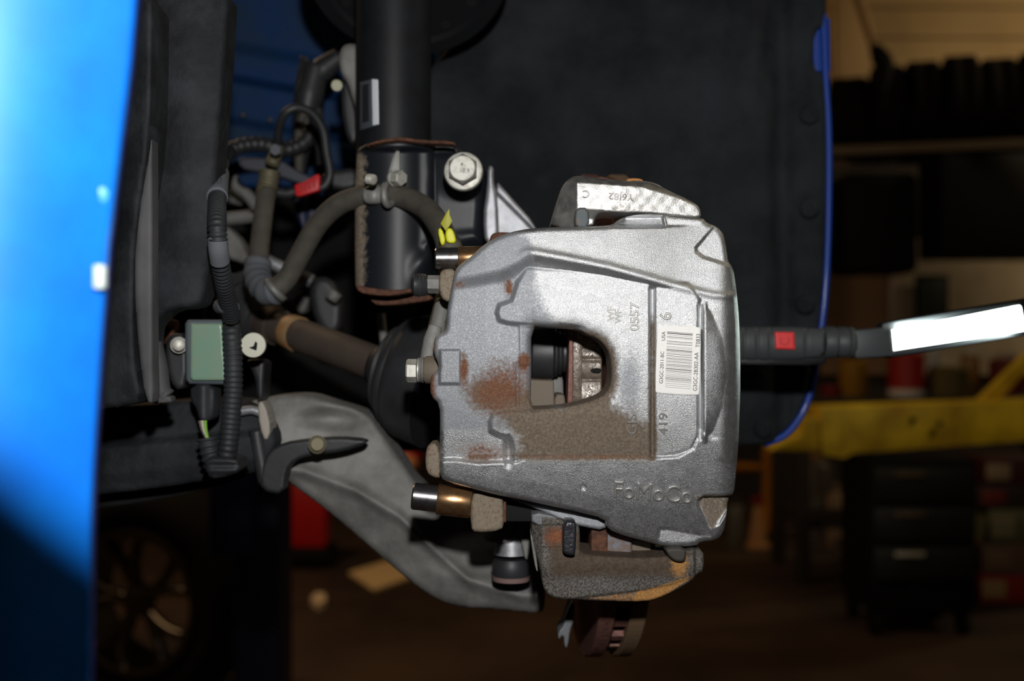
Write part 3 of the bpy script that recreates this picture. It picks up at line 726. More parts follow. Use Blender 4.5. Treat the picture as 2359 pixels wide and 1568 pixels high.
# sensor lead with red connector
sl2 = thing('speed_sensor_lead', 'black sensor cable looping over the hose bracket down to a red connector', 'cable', P(700, 440, 0.88))
tube('cable', [(640, 342, .9), (642, 300, .89), (656, 262, .88), (685, 248, .88), (720, 262, .88), (744, 300, .88), (752, 350, .88), (760, 400, .88), (748, 428, .88), (728, 434, .88)], 0.0034, m_rubber, sl2, n=10)
o = plate('red_connector', [(678, 425), (700, 418), (715, 410), (730, 400), (736, 402), (735, 438), (690, 452), (680, 450)], 0.872, 0.012, m_red, sl2, 0.001)
for i in range(4): plate('connector_rib', [(690+i*10, 424-i*3), (694+i*10, 422-i*3), (696+i*10, 440-i*3), (692+i*10, 442-i*3)], 0.8712, 0.003, M('dark_red_%d' % i, C(150, 20, 26), 0.6), sl2)
tube('lower_lead', [(680, 440, .885), (660, 446, .885), (625, 440, .885)], 0.0042, m_rubber, sl2, n=8)
tag(relief('coil_housing', [(668, 455), (740, 440), (800, 440), (800, 470), (740, 500), (705, 540), (690, 520)], [], lambda X, Y: 6*np.sin(X/9.), 0.98, M('navy_plastic', C(26, 34, 66), 0.5), None, step=5, edge=10), 'dark navy plastic housing below the red connector', 'housing')
tag(relief('bush_bracket', [(740, 395), (830, 385), (840, 420), (800, 440), (745, 430)], [], None, 0.93, m_rubber, None, step=5, edge=10), 'black bracket lug between the cable loop and the strut', 'bracket')

# brake hose
bh = thing('brake_hose', 'dusty rubber brake hose arching from the body fitting to the caliper', 'hose', P(700, 670, 0.8))
tube('hose', [(614, 440, .86), (606, 500, .85), (599, 560, .84), (594, 620, .83)], 0.0072, m_hose, bh, n=20)
tube('hose', [(634, 668, .80), (662, 640, .80), (690, 590, .795), (730, 520, .785), (775, 475, .775), (825, 454, .765), (880, 448, .757), (930, 455, .75), (980, 480, .735), (1012, 520, .715), (1030, 560, .70), (1036, 620, .69), (1030, 690, .675), (1014, 760, .66)], 0.0074, m_hose, bh, n=20)
tube('bend_sleeve', [(594, 604, .83), (592, 630, .825), (600, 655, .815), (618, 672, .805), (640, 668, .80)], 0.0096, m_greyth, bh, n=18, ridges=(0.009, 0.0004))
tube('sleeve_rim', [(630, 672, .80), (640, 663, .80)], 0.0100, m_greyplas, bh, n=18, sub=1)
tube('crimp_fitting', [(622, 392, .87), (618, 420, .87), (611, 452, .865)], 0.0078, m_zincwarm, bh, n=20, ridges=(0.004, 0.0003))
tube('fitting_neck', [(638, 335, .88), (634, 358, .88), (626, 380, .875)], 0.0054, m_zincwarm, bh, n=14)
relief('fitting_flange', [(546, 362), (600, 362), (650, 368), (680, 390), (735, 415), (760, 425), (740, 438), (690, 424), (640, 406), (590, 396), (552, 388)], [], None, 0.885, M('dusty_navy_steel', C(62, 64, 74), 0.6, 0.2), bh, step=4, edge=5, skirt=0.01)
hexbolt('union_nut', P(634, 345, .865), P(636, 345, .80), 0.0048, 0.01, m_greyth, bh)
relief('rubber_clamp', [(838, 428), (880, 426), (886, 440), (886, 462), (878, 470), (842, 470), (834, 455)], [], lambda X, Y: 22*np.sqrt(np.clip(1-((Y-448)/26)**2, 0, 1))+3*np.cos((X-860)/7.), 0.752, m_greyplas, bh, step=2.5, edge=5, skirt=0.008)
tube('clamp_ring', [(888, 425, .742), (884, 440, .738), (886, 460, .738), (893, 472, .742), (902, 468, .748)], 0.0024, m_greyplas, bh, n=10)
plate('bracket_blade', [(914, 342), (921, 350), (921, 425), (888, 428), (893, 400), (903, 365)], 0.752, 0.002, m_greyplas, bh, 0.0006)
relief('yellow_stripe', [(1008, 530), (1016, 523), (1026, 548), (1024, 562), (1016, 567)], [], None, 0.683, m_yellow, bh, step=2.5, edge=3, skirt=0.004)
relief('yellow_wrap', [(1027, 528), (1038, 524), (1046, 534), (1052, 560), (1030, 560), (1026, 545)], [], None, 0.682, m_yellow, bh, step=2.5, edge=4, skirt=0.004)
plate('yellow_flag', [(1015, 515), (1027, 492), (1035, 480), (1036, 495), (1042, 508), (1036, 520), (1027, 532)], 0.680, 0.0006, m_yellowd, bh, 0.0002)
tube('hose_crimp', [(1037, 562, .695), (1040, 582, .69)], 0.0072, m_hose, bh, n=18, sub=2)
tube('ribbed_end', [(1022, 695, .665), (1014, 730, .66), (1005, 770, .655)], 0.0048, m_greyplas, bh, n=12)
tube('banjo_neck', [(1003, 752, .65), (995, 785, .648), (985, 830, .645)], [0.0038, 0.005, 0.0045], m_aludull, bh, n=14)

# strut
st = thing('suspension_strut', 'glossy black strut tube with a white edged label and a pinch clamp foot', 'strut', P(905, 700, 0.77))
YS = 0.80; rS = px(86, YS)
c0 = P(907, 340, YS); turned('strut_tube', (c0.x, YS, c0.z-0.01), (c0.x, YS, c0.z+1), [(0, rS), (0.3, rS)], m_strut, st, n=64)
# spring seat above
cs = P(935, -62, .86); Rr = 0.078; sax = Vector((0.0, 0.62, 0.78))
m_seat = M('matt_black_seat', C(20, 22, 24), 0.7, spec=0.2)
turned('spring_seat', cs, cs+sax, [(0.004, 0.04), (0.003, Rr*0.80), (0, Rr*0.84), (0, Rr*0.97), (0.003, Rr), (0.009, Rr), (0.012, Rr*0.92), (0.013, 0.03)], m_seat, st, n=72)
su = Vector((1, 0, 0)); sv = sax.cross(su).normalized()
for k in range(12):
    aa = 2*math.pi*k/12; q = cs+(su*math.cos(aa)+sv*math.sin(aa))*Rr*0.72-sax.normalized()*-0.003
    turned('seat_hole', q, q-sax, [(-0.001, 0.004), (0.0006, 0.004), (0.0008, 0.0028), (0.0002, 0.0)], m_dark, st, n=16)
def surf_tube(X, Yp):
    Yv = np.full(np.shape(X), YS-rS)
    for _ in range(6):
        xw = (X-1179.5)/FPX*Yv; Yv = YS-np.sqrt(np.clip(rS**2-(xw-c0.x)**2, 1e-8, None))
    return Yv
def wrap_patch(name, poly, surf, lift, mat, parent, step=2.5):
    o = relief(name, poly, [], lambda X, Y: -(surf(X, Y)-0.72)/0.72*FPX+lift*FPX/0.72, 0.72, mat, parent, step=step, edge=1.0, skirt=0.0012, rnd=0)
    return o
lb = wrap_patch('paper_label', [(829, 190), (862, 180), (872, 186), (873, 285), (866, 289), (829, 300)], surf_tube, 0.0005, M('grey_label', C(70, 76, 86), 0.6), st)
wrap_patch('label_edge', [(856, 182), (871, 183), (873, 286), (858, 289)], surf_tube, 0.0009, M('white_label_edge', C(214, 218, 224), 0.5), st)
wrap_patch('label_print', [(835, 196), (851, 192), (852, 278), (835, 284)], surf_tube, 0.0008, M('dark_label_print', C(34, 36, 40), 0.6), st)
# clamp casting
cl_out = [(818, 350), (835, 335), (880, 322), (925, 317), (965, 324), (1045, 326), (1052, 340), (1080, 350), (1108, 372), (1122, 400), (1122, 430), (1116, 470), (1114, 640), (1010, 690), (960, 685), (860, 680), (825, 672), (817, 655)]
def Hc(X, Y):
    tubeH = 88*np.sqrt(np.clip(1-((X-905)/95.)**2, 0, 1))
    ear = 30*feat([(985, 345), (1060, 345), (1115, 380), (1120, 420), (1110, 560), (985, 560)], 50, X, Y)
    cup = 46*sst(1-np.sqrt(((X-1068)/90.)**2+((Y-395)/80.)**2))*0.4
    diag = 26*np.exp(-((Y-(620-0.55*(X-940)))/30.)**2)*sst((X-930)/60)*sst((Y-520)/60)
    lip = 22*sst((352-Y)/16.0)*sst((X-830)/20)
    return tubeH*0.85+ear+cup+diag*0.8+lip
def chipA(X, Y): return np.clip(1.2-np.abs(X-822)/28.0, 0, 1)*sst((Y-330)/40.)+0.9*blob(846, 330, 20, 8, X, Y)*0
relief('clamp_body', cl_out, [], Hc, 0.775, m_blackpaint, st, step=3.5, edge=12, skirt=0.05, attrs={'chip': chipA})
relief('rust_lip', [(830, 338), (880, 320), (925, 315), (965, 322), (1045, 324), (1053, 338), (1045, 332), (965, 330), (925, 323), (880, 328)], [], None, 0.738, m_rustdark, st, step=2.5, edge=3, skirt=0.01, rnd=1)
relief('bottom_rust_rim', [(819, 655), (860, 664), (905, 668), (955, 664), (955, 672), (905, 682), (860, 680), (826, 674)], [], None, 0.715, m_rustdark, st, step=3, edge=4, skirt=0.04)
relief('bottom_plate', [(845, 678), (905, 684), (985, 676), (1000, 690), (940, 700), (880, 704), (860, 700)], [], None, 0.735, m_rustdark, st, step=3, edge=4, skirt=0.03)
# bolt with washer
pb = P(1068, 396, 0.725)
bt = thing('clamp_bolt', 'large flanged hex bolt stamped 10.9 with a bright washer on the strut clamp', 'bolt', tuple(P(1068, 440, .73)))
dirb = Vector((-0.02, -1, 0.05)).normalized()
turned('washer', pb, pb+dirb, [(0, 0.0125), (0.0022, 0.0125), (0.0034, 0.0118), (0.0040, 0.0095)], m_zinc, bt, n=40)
hexbolt('hex_head', pb+dirb*0.003, pb+dirb, 0.0098, 0.0085, m_greyplas, bt)
turned('head_face', pb+dirb*0.0105, pb+dirb, [(0, 0.0085), (0.0016, 0.0082), (0.0021, 0.0076)], m_zinc, bt, n=32)
fc = P(1066, 384, .7105)
lettering('stamp_text', '10.9', 1070, 392, 10, -6, const(.7118), 0.0004, m_aludull, bt, label='stamped number 10.9')
lettering('stamp_emblem', 'e', 1064, 378, 9, 0, const(.7118), 0.0004, m_aludull, bt, label='stamped round emblem')
# small bolts of hose bracket
hb = thing('bracket_bolt', 'small silver bolt fixing the hose clamp to the strut', 'bolt', tuple(P(925, 425, .74)))
turned('washer', P(908, 410, .75), P(942, 410, .735), [(0, 0.0055), (0.0018, 0.0055)], m_zinc, hb, n=20)
hexbolt('hex_head', P(912, 410, .745), P(946, 410, .735), 0.0052, 0.0065, m_zinc, hb)
tag(tube('stud_tip', [(849, 412, .725), (862, 414, .722)], 0.0032, m_zinc, None, n=10, sub=4, ridges=(0.0014, 0.0003)), 'tiny threaded silver bolt tip left of the hose clamp on the strut', 'bolt')

# aluminium knuckle
kn = thing('steering_knuckle', 'bright cast aluminium steering knuckle rib behind the top of the caliper', 'knuckle', P(1150, 560, .78))
relief('front_rib', [(1124, 380), (1138, 384), (1136, 412), (1146, 450), (1150, 560), (1118, 565), (1112, 500), (1122, 430)], [], None, 0.76, m_alu, kn, step=3, edge=9, skirt=0.02)
relief('web', [(1140, 412), (1165, 440), (1240, 525), (1240, 560), (1140, 570)], [], lambda X, Y: 9*feat([(1140, 412), (1240, 520), (1236, 536), (1140, 440)], 8, X, Y), 0.785, m_alu, kn, step=3, edge=5, skirt=0.02)
relief('lower_lug', [(1128, 545), (1140, 534), (1195, 536), (1195, 580), (1125, 580)], [], None, 0.66, m_rustdark, kn, step=3, edge=6, skirt=0.02)

# drive shaft and boot
ds = thing('drive_shaft', 'brown steel drive shaft with a tan band running into the outer joint boot', 'shaft', P(700, 800, .86))
A = P(622, 746, .90); B = P(880, 842, .80)
turned('shaft', A, B, [(-0.01, 0.0128), (0.012, 0.0135), (0.016, 0.0128), ((B-A).length*0.99, 0.0125)], m_shaft, ds, n=32)
turned('tan_band', A.lerp(B, 0.20), B, [(0, 0.0134), (0.0012, 0.0137), (0.011, 0.0137), (0.0125, 0.0134)], M('tan_band', C(170, 140, 98), 0.5, 0.1, var=(120, C(190, 110, 50), 0.5, 0.7)), ds, n=32)
turned('dark_end', A, B, [(-0.012, 0.010), (0, 0.016), (0.012, 0.0145)], m_shaft, ds, n=32)
turned('inner_boot', P(555, 720, .93), A, [(0, 0.034), (0.006, 0.036), (0.012, 0.03), (0.016, 0.030), (0.022, 0.024), (0.028, 0.0225), (0.035, 0.017)], m_rubber, ds, n=32)
bd = (B-A).normalized(); E = P(1010, 905, .77)
bd2 = Vector((0.93, -0.30, -0.26)).normalized()
B0 = P(872, 842, .80)
turned('boot', B0, B0+bd2, [(-0.004, 0.0135), (0.0, 0.016), (0.004, 0.019), (0.0055, 0.026), (0.0085, 0.031), (0.011, 0.0305), (0.0125, 0.034), (0.017, 0.039), (0.020, 0.0385), (0.0215, 0.041), (0.028, 0.044), (0.040, 0.045), (0.048, 0.046)],
       m_rubber, ds, n=64, sh=60)

# control arm
ca = thing('lower_control_arm', 'long grey cast aluminium lower control arm sloping down to the right', 'control arm', P(950, 1400, .78))
arm = [(540, 940), (600, 915), (700, 905), (760, 925), (850, 950), (880, 1000), (930, 1065), (955, 1110), (1010, 1150), (1100, 1200), (1240, 1215), (1262, 1405), (1228, 1413), (1150, 1402), (1050, 1398), (985, 1370), (905, 1305), (830, 1240), (760, 1180), (700, 1135), (663, 1108), (640, 1085), (600, 1060), (545, 1050)]
def Ha(X, Y):
    # raised upper web, a ridge running down the arm and a falling outer flank
    ridge = np.interp(X, [600, 700, 820, 920, 1000, 1080, 1200], [1075, 1085, 1130, 1190, 1265, 1335, 1372])
    d = Y-ridge
    r = 26*np.exp(-(d/16.)**2)
    flank = -0.42*np.clip(d, 0, 200)
    web = 0.28*np.clip(-d, 0, 150)*-0.6
    pocket = -26*sst(1.1-np.sqrt(((X-760)/95.)**2+((Y-965)/30.)**2))
    basin = -30*sst(1.2-np.sqrt(((X-1130)/150.)**2+((Y-1280)/52.)**2))
    return r*0.6+flank+web+pocket+basin+6*np.sin(X/40.+Y/60.)
relief('arm', arm, [], Ha, 0.76, m_aludull, ca, step=4, edge=16, skirt=0.035, rnd=2)
relief('heat_shield', [(598, 1085), (615, 1040), (650, 1020), (700, 1012), (780, 1006), (845, 1012), (845, 1022), (790, 1040), (720, 1048), (680, 1060), (660, 1085), (655, 1140), (600, 1130)], [], None, 0.735, m_rubber, ca, step=4, edge=7, skirt=0.01)
turned('shield_bolt', P(731, 1024, .73), P(731, 1018, .69), [(0, 0.006), (0.002, 0.006), (0.003, 0.0042), (0.007, 0.004)], m_zincwarm, ca, n=14)
turned('bushing', P(600, 960, .80), P(598, 930, .80), [(-0.01, 0.018), (0.008, 0.018), (0.009, 0.01)], m_rubber, ca, n=24)
tube('bright_rim', [(552, 948, .74), (580, 944, .74), (600, 950, .74)], 0.003, m_alu, ca, n=8)
bj = thing('ball_joint', 'ball joint with a white seal and black rubber cup below the caliper', 'joint', P(1180, 1340, .74))
cb = P(1178, 1278, .735)
turned('rubber_cup', (cb.x, cb.y, cb.z-0.014), (cb.x, cb.y, 3), [(0, 0.0115), (0.003, 0.0125), (0.009, 0.0125), (0.012, 0.011)], m_rubber, bj, n=32)
turned('rusty_base_ring', (cb.x, cb.y, cb.z-0.016), (cb.x, cb.y, 3), [(0, 0.0122), (0.003, 0.0125)], M('pinkish_ring', C(130, 104, 100), 0.7), bj, n=32)
turned('white_seal', (cb.x, cb.y, cb.z+0.001), (cb.x, cb.y, 3), [(0, 0.0115), (0.006, 0.010), (0.013, 0.0085), (0.014, 0.005)], m_alu, bj, n=32)
turned('stud', (cb.x-0.006, cb.y, cb.z+0.010), (cb.x-0.006, cb.y, 3), [(0, 0.0115), (0.003, 0.012), (0.006, 0.0095), (0.009, 0.010), (0.02, 0.009)], m_aludull, bj, n=32)
relief('clevis', [(1208, 1195), (1222, 1195), (1222, 1260), (1212, 1300), (1198, 1240)], [], None, 0.72, m_aludull, bj, step=3, edge=5)

# ride height sensor, connector, clip
hs = thing('height_sensor', 'ride height sensor with a pale green potted face and black rim', 'sensor', P(475, 885, .70))
relief('housing', [(433, 736), (515, 736), (526, 745), (528, 880), (520, 886), (436, 884), (428, 875), (426, 745)], [], None, 0.70, M('slate_plastic', C(84, 92, 98), 0.5), hs, step=4, edge=7, skirt=0.018, rnd=0)
relief('gel_face', [(439, 745), (510, 745), (512, 752), (520, 870), (516, 876), (444, 876), (438, 870)], [], None, 0.697, m_green, hs, step=4, edge=3, skirt=0.002, rnd=0)
relief('mounting_ear', [(385, 770), (430, 765), (432, 890), (400, 900), (380, 830)], [], None, 0.71, m_rubber, hs, step=5, edge=8)
turned('ear_bolt', P(412, 795, .705), P(410, 793, .66), [(0, 0.0052), (0.002, 0.0052), (0.003, 0.0036), (0.008, 0.0036), (0.0085, 0.0026)], m_zinc, hs, n=18)
tube('rusty_bracket', [(358, 780, .74), (385, 758, .74), (404, 762, .74)], 0.007, m_rustdark, hs, n=10)
pl = thing('sensor_plug', 'black plug with green and white wires hanging under the green sensor', 'connector', P(470, 970, .70))
relief('plug_body', [(438, 886), (495, 884), (496, 930), (490, 968), (460, 972), (452, 940), (440, 925)], [], lambda X, Y: 6*np.cos((X-466)/8.), 0.70, m_plastic, pl, step=4, edge=7, skirt=0.015)
for i, (c, dx) in enumerate(((C(120, 170, 60), 6), (C(190, 180, 170), 0), (C(90, 80, 70), -6))):
    tube('wire', [(466+dx, 968, .70), (470+dx*.6, 990, .70), (478, 1012, .70)], 0.0013, M('wire_%d' % i, c, 0.5), pl, n=8)
hn = thing('corrugated_harness', 'long black corrugated wiring conduit running down past the green sensor', 'cable', P(515, 1090, .72))
tube('upper_conduit', [(528, 350, .86), (512, 372, .78), (503, 410, .69), (500, 500, .645), (503, 560, .64), (510, 620, .65), (522, 680, .67), (533, 730, .69)], 0.0050, m_plastic, hn, n=18, ridges=(0.0028, 0.0004))
tube('tape_wrap', [(501, 550, .641), (503, 575, .64), (507, 605, .645)], 0.0056, m_greyth, hn, n=18)
tube('tape_wrap', [(505, 400, .70), (502, 425, .68), (500, 455, .662)], 0.0062, m_greyth, hn, n=18)
tube('lower_conduit', [(530, 700, .73), (533, 760, .70), (537, 830, .695), (537, 900, .695), (530, 980, .695), (524, 1040, .695), (515, 1080, .70)], 0.0056, m_plastic, hn, n=18, ridges=(0.0032, 0.0003))
tube('clip_band', [(506, 705, .69), (522, 707, .68), (538, 709, .69)], 0.0045, m_greyth, hn, n=10)
tube('return_conduit', [(478, 1008, .70), (484, 1040, .70), (496, 1080, .70)], 0.0062, m_plastic, hn, n=16, ridges=(0.0040, 0.0006))
relief('foam_sock', [(470, 1050), (545, 1050), (560, 1085), (500, 1104), (475, 1095)], [], lambda X, Y: 3*np.sin(Y/3.5), 0.69, m_plastic, hn, step=4, edge=12, skirt=0.02)
wcp = thing('white_push_clip', 'round white plastic push clip with a dark cross hole beside the harness', 'clip', P(585, 822, .72))
pc = P(585, 795, .715)
turned('clip_ring', pc, pc+Vector((0.05, -1, 0.04)), [(0, 0.0078), (0.0015, 0.0080), (0.003, 0.0076), (0.0032, 0.0030)], m_whiteplas, wcp, n=36)
plate('cross_hole', [(574, 800), (584, 797), (588, 786), (592, 790), (591, 800), (590, 806), (582, 803)], 0.7098, 0.001, m_dark, wcp)
plate('rear_tab', [(556, 780), (566, 786), (568, 800), (558, 797)], 0.72, 0.004, m_whiteplas, wcp)
lk = thing('sensor_link', 'thin black sensor link rod with a pale plastic wedge at its foot', 'link', P(605, 1020, .74))
relief('link_boot', [(560, 828), (612, 826), (610, 860), (606, 925), (594, 925), (586, 860)], [], None, 0.75, m_rubber, lk, step=4, edge=10)
relief('pale_wedge', [(592, 925), (610, 925), (626, 990), (612, 1020), (598, 985)], [], None, 0.735, M('dirty_white_plastic', C(165, 158, 148), 0.6), lk, step=3, edge=5)
tube('link_rod', [(590, 990, .74), (600, 1050, .74), (612, 1110, .74)], 0.005, m_rubber, lk, n=10)

# ------------------------------------------------------------------ caliper
Y0 = 0.615; SP = Y0/FPX; ZCc = CAMZ-px(40, Y0); RC = 0.26
F1 = [(900, 300), (1800, 300), (1800, 700), (1640, 688), (1560, 668), (1500, 650), (1400, 622), (1300, 602), (1236, 590), (1215, 588), (1190, 600), (1150, 618), (1080, 632), (1000, 645)]
FP = [(1212, 615), (1192, 650), (1184, 675), (1178, 692), (1150, 702), (1144, 720), (1150, 738), (1170, 744), (1226, 750), (1330, 757), (1340, 840), (1230, 945), (1160, 948), (1135, 955), (1128, 970), (1130, 992), (1148, 1002), (1170, 1008), (1180, 1030), (1180, 1062), (1500, 1062), (1500, 630)]
F10 = [(960, 1062), (1050, 1058), (1100, 1065), (1190, 1062), (1215, 1051), (1500, 1053), (1560, 1050), (1596, 1032), (1612, 990), (1640, 1010), (1800, 1010), (1800, 1350), (900, 1350), (900, 1062)]
FB = [(1614, 700), (1640, 725), (1662, 780), (1670, 860), (1660, 940), (1642, 985), (1620, 1018), (1614, 1010)]
OUT = [(1047, 624), (1060, 608), (1084, 592), (1114, 563), (1153, 541), (1199, 529), (1245, 524), (1294, 523), (1371, 521), (1409, 519), (1424, 506), (1447, 497), (1485, 492), (1531, 494), (1581, 497), (1619, 501), (1628, 513), (1642, 517), (1659, 528), (1669, 545), (1674, 579), (1677, 602), (1689, 617), (1694, 648), (1700, 700), (1704, 762), (1706, 877), (1704, 943), (1701, 1028), (1695, 1092), (1691, 1138), (1676, 1147), (1673, 1198), (1666, 1228), (1649, 1245), (1615, 1247), (1602, 1258), (1534, 1259), (1500, 1250), (1440, 1234), (1398, 1218), (1395, 1194), (1325, 1177), (1227, 1156), (1142, 1139), (1078, 1122), (1035, 1111), (1014, 1100), (1012, 1053), (1014, 985), (1013, 931), (992, 912), (991, 881), (993, 866), (1010, 849), (1009, 835), (999, 814), (999, 782), (1010, 769), (1025, 764), (1029, 743), (1029, 720), (1034, 693), (1040, 660)]
HOLE = [(1224, 750), (1258, 754), (1320, 757), (1338, 761), (1352, 771), (1372, 777), (1389, 791), (1403, 812), (1408, 840), (1408, 872), (1403, 895), (1386, 913), (1350, 926), (1309, 936), (1250, 941), (1222, 941), (1224, 860)]
def si(X, xs, ys, r=36):
    return sum(np.interp(X+o*r, xs, ys) for o in (-1, -0.6, -0.2, 0.2, 0.6, 1))/6
def Hcal(X, Y):
    # bridge arch follows the rotor: cylinder about the wheel axis
    dz = -(Y-770)*SP; arch = -(RC-np.sqrt(np.clip(RC**2-dz**2, 1e-4, None)))/SP
    h = arch
    h = h-20*sst((X-1630)/90.)**1.0*sst((X-1630)/90.)-0.5*np.clip(1120-X, 0, 200)*0.25
    h = h-np.where(X > 1660, ((X-1660)/45.)**2*16, 0)
    # upper arm, crest then drop
    s = sdf(F1, X, Y); wid = si(X, [1000, 1230, 1500, 1650], [40, 44, 22, 16])
    armh = si(X, [1000, 1150, 1240, 1450, 1510, 1590], [16, 24, 30, 21, 12, 0])*sst(1-(s+4)/wid)
    h = h+5*np.exp(-((s+9)/9.)**2)*sst((X-1180)/50.)
    # raised C of the finger pad
    padh = np.interp(X, [1130, 1250, 1500], [13, 11, 9])*feat(FP, 14, X, Y)
    lowh = si(X, [1000, 1540, 1600, 1650], [16, 15, 9, 0])*feat(F10, 12, X, Y)
    labh = 6*feat([(1509, 640), (1585, 650), (1612, 690), (1612, 1000), (1590, 1040), (1509, 1056)], 12, X, Y)
    h = h+np.maximum(np.maximum(armh, padh), np.maximum(lowh, labh))
    # gentle fall of pad towards the left and towards the window
    h = h-7*np.exp(-(np.clip(sdf(HOLE, X, Y), 0, 99)/20.)**2)
    h = h-9*np.exp(-((X-1502)/4.2)**2)*sst((Y-655)/12.)*sst((1058-Y)/10.)
    # crescent bulge
    xr = np.interp(Y, [690, 720, 780, 860, 940, 990, 1022], [1612, 1640, 1664, 1674, 1662, 1644, 1612])
    u = np.clip((X-1626)/np.maximum(xr-1626, 4), 0, 1)
    h = h+np.clip((xr-1612)/40., 0, 1)*12*sst((X-1611)/14.)*(1-u)-7*np.exp(-((X-1613)/4.5)**2)*sst((Y-690)/20.)*sst((1020-Y)/20.)
    # lower arm
    # lower arm turns down towards its bottom edge
    low = np.interp(X, [1000, 1230, 1400, 1650], [1085, 1110, 1150, 1190])
    h = h-0.05*np.clip(Y-low, 0, 120)
    # facets
    def facet(h, poly, w, h0, gx, gy, cx, cy):
        m = feat(poly, w, X, Y); return h*(1-m)+(h0+gx*(X-cx)+gy*(Y-cy))*m
    a0 = -(RC-math.sqrt(RC**2-(205*SP)**2))/SP
    h = facet(h, [(1644, 522), (1662, 532), (1674, 560), (1682, 610), (1655, 603), (1620, 592), (1604, 580), (1603, 570), (1612, 560)], 8, a0-9, -0.04, 0.09, 1640, 565)
    h = facet(h, [(1530, 498), (1620, 502), (1628, 512), (1608, 519), (1536, 521)], 6, a0-9, 0, 0.05, 1575, 510)
    h = facet(h, [(1404, 500), (1526, 498), (1532, 522), (1404, 522)], 8, a0-22, 0.06, 0.5, 1460, 510)
    a1 = -(RC-math.sqrt(RC**2-(400*SP)**2))/SP
    h = facet(h, [(1608, 1152), (1622, 1142), (1690, 1140), (1672, 1180), (1656, 1208), (1638, 1222), (1626, 1196), (1610, 1172)], 5, a1-22, -0.25, 0.15, 1640, 1175)
    h = facet(h, [(1518, 1217), (1535, 1216), (1640, 1236), (1640, 1262), (1515, 1262)], 5, a1-22, -0.05, -0.12, 1560, 1240)
    # left details
    h = h+7*feat([(1014, 806), (1060, 806), (1060, 884), (1012, 884)], 8, X, Y)
    h = h+4*feat([(1196, 750), (1228, 750), (1226, 842), (1198, 842)], 6, X, Y)
    h = h-6*np.exp(-((X-1192)/5.)**2)*sst((Y-830)/20.)*sst((945-Y)/10.)
    h = h-8*blob(1344, 1123, 5, 5, X, Y)
    h = h-12*blob(1172, 1040, 12, 34, X, Y)
    h = h-4*blob(1168, 655, 18, 26, X, Y)
    return h+0.25*np.sin(X/17.+np.sin(Y/23.))*np.sin(Y/19.)
def oxA(X, Y):
    lim = np.interp(Y, [480, 560, 640, 700, 760, 800], [1150, 1225, 1240, 1262, 1300, 1320])
    o = 0.85*sst((lim+25-X)/60.)*sst((1010-Y)/30.)
    o = o+0.8*blob(1450, 880, 42, 110, X, Y)+0.4*sst((Y-1050)/24.)+0.3*sst((1300-np.abs(X-1400)*6+0*Y)/1300)*sst((600-Y)/40.)+0.5*feat([(1060, 560), (1220, 545), (1230, 640), (1060, 640)], 30, X, Y)
    return np.clip(o, 0, 0.95)
def rustA(X, Y):
    r = 0.75*blob(1160, 880, 95, 70, X, Y)+0.95*blob(1208, 830, 16, 24, X, Y)+0.9*blob(1068, 845, 12, 48, X, Y)+0.7*blob(1110, 1040, 85, 34, X, Y)
    r += 1.0*blob(1172, 662, 14, 26, X, Y)+0.35*blob(1120, 940, 90, 60, X, Y)+0.5*np.clip(1.2-np.abs(Y-1052)/10, 0, 1)*(X > 1200)*(X < 1500)
    r += 1.0*np.clip(1.1-(X-991)/22., 0, 1)*((Y > 760)&(Y < 935))+0.35*np.clip(1.2-(X-1010)/18., 0, 1)*(Y > 930)
    r += 0.75*blob(1060, 655, 22, 12, X, Y)+0.5*blob(1230, 760, 10, 70, X, Y)+0.35*blob(1420, 880, 24, 70, X, Y)
    return np.clip(r, 0, 1)
def mudA(X, Y):
    m = 0.95*blob(1180, 930, 90, 60, X, Y)+0.95*feat([(1190, 945), (1400, 925), (1430, 960), (1500, 1000), (1505, 1058), (1200, 1058)], 70, X, Y)
    m += 1.0*np.clip(1.15-np.clip(sdf(HOLE, X, Y), 0, 99)/24., 0, 1)*sst((Y-740)/30.)*sst((X-1280)/60.)+0.9*np.exp(-((X-1503)/9.)**2)*sst((Y-700)/60.)*sst((1065-Y)/10.)
    m += 0.6*np.clip(1.1-np.abs(Y-1050)/12, 0, 1)*(X > 1080)*(X < 1500)+0.35*blob(1330, 1000, 200, 60, X, Y)+0.9*feat([(1600, 1140), (1690, 1140), (1640, 1225)], 10, X, Y)
    m += 0.35*blob(1460, 960, 60, 90, X, Y)+0.55*blob(1080, 1060, 60, 14, X, Y)+0.45*blob(1570, 1228, 50, 14, X, Y)+0.8*blob(1110, 900, 60, 40, X, Y)
    return np.clip(m, 0, 1)
cal = thing('brake_caliper', 'large silver-grey cast brake caliper with raised lettering and rust stains, centre', 'brake caliper', tuple(P(1350, 1260, .62)))
relief('body', OUT, [HOLE], Hcal, Y0, m_cast, cal, step=2.2, edge=12, hedge=15, skirt=0.03, attrs={'rust': rustA, 'mud': mudA, 'oxide': oxA}, rnd=1)
def scal(X, Y): return Y0-Hcal(np.asarray(X, float), np.asarray(Y, float))*SP
def scal_s(X, Y):   # smoother, for flat stickers
    return Y0-(Hcal(np.asarray(X, float), np.asarray(Y, float)))*SP
lettering('raised_word', 'FoMoCo', 1504, 1134, 38, -4.5, scal, 0.0013, m_letter, cal, wfac=0.95, label='raised cast word on the lower arm')
lettering('raised_mark', 'WF', 1407, 722, 15, 90, scal, 0.0009, m_letter, cal)
lettering('raised_mark', 'WF', 1424, 728, 15, 90, scal, 0.0009, m_letter, cal)
lettering('raised_number', '0557', 1462, 729, 20, 90, scal, 0.0010, m_letter, cal, wfac=1.15)
lettering('raised_number', '6', 1533, 728, 26, 90, scal, 0.0010, m_letter, cal)
lettering('raised_number', '419', 1528, 975, 20, 90, scal, 0.0011, m_letter, cal, wfac=1.2)
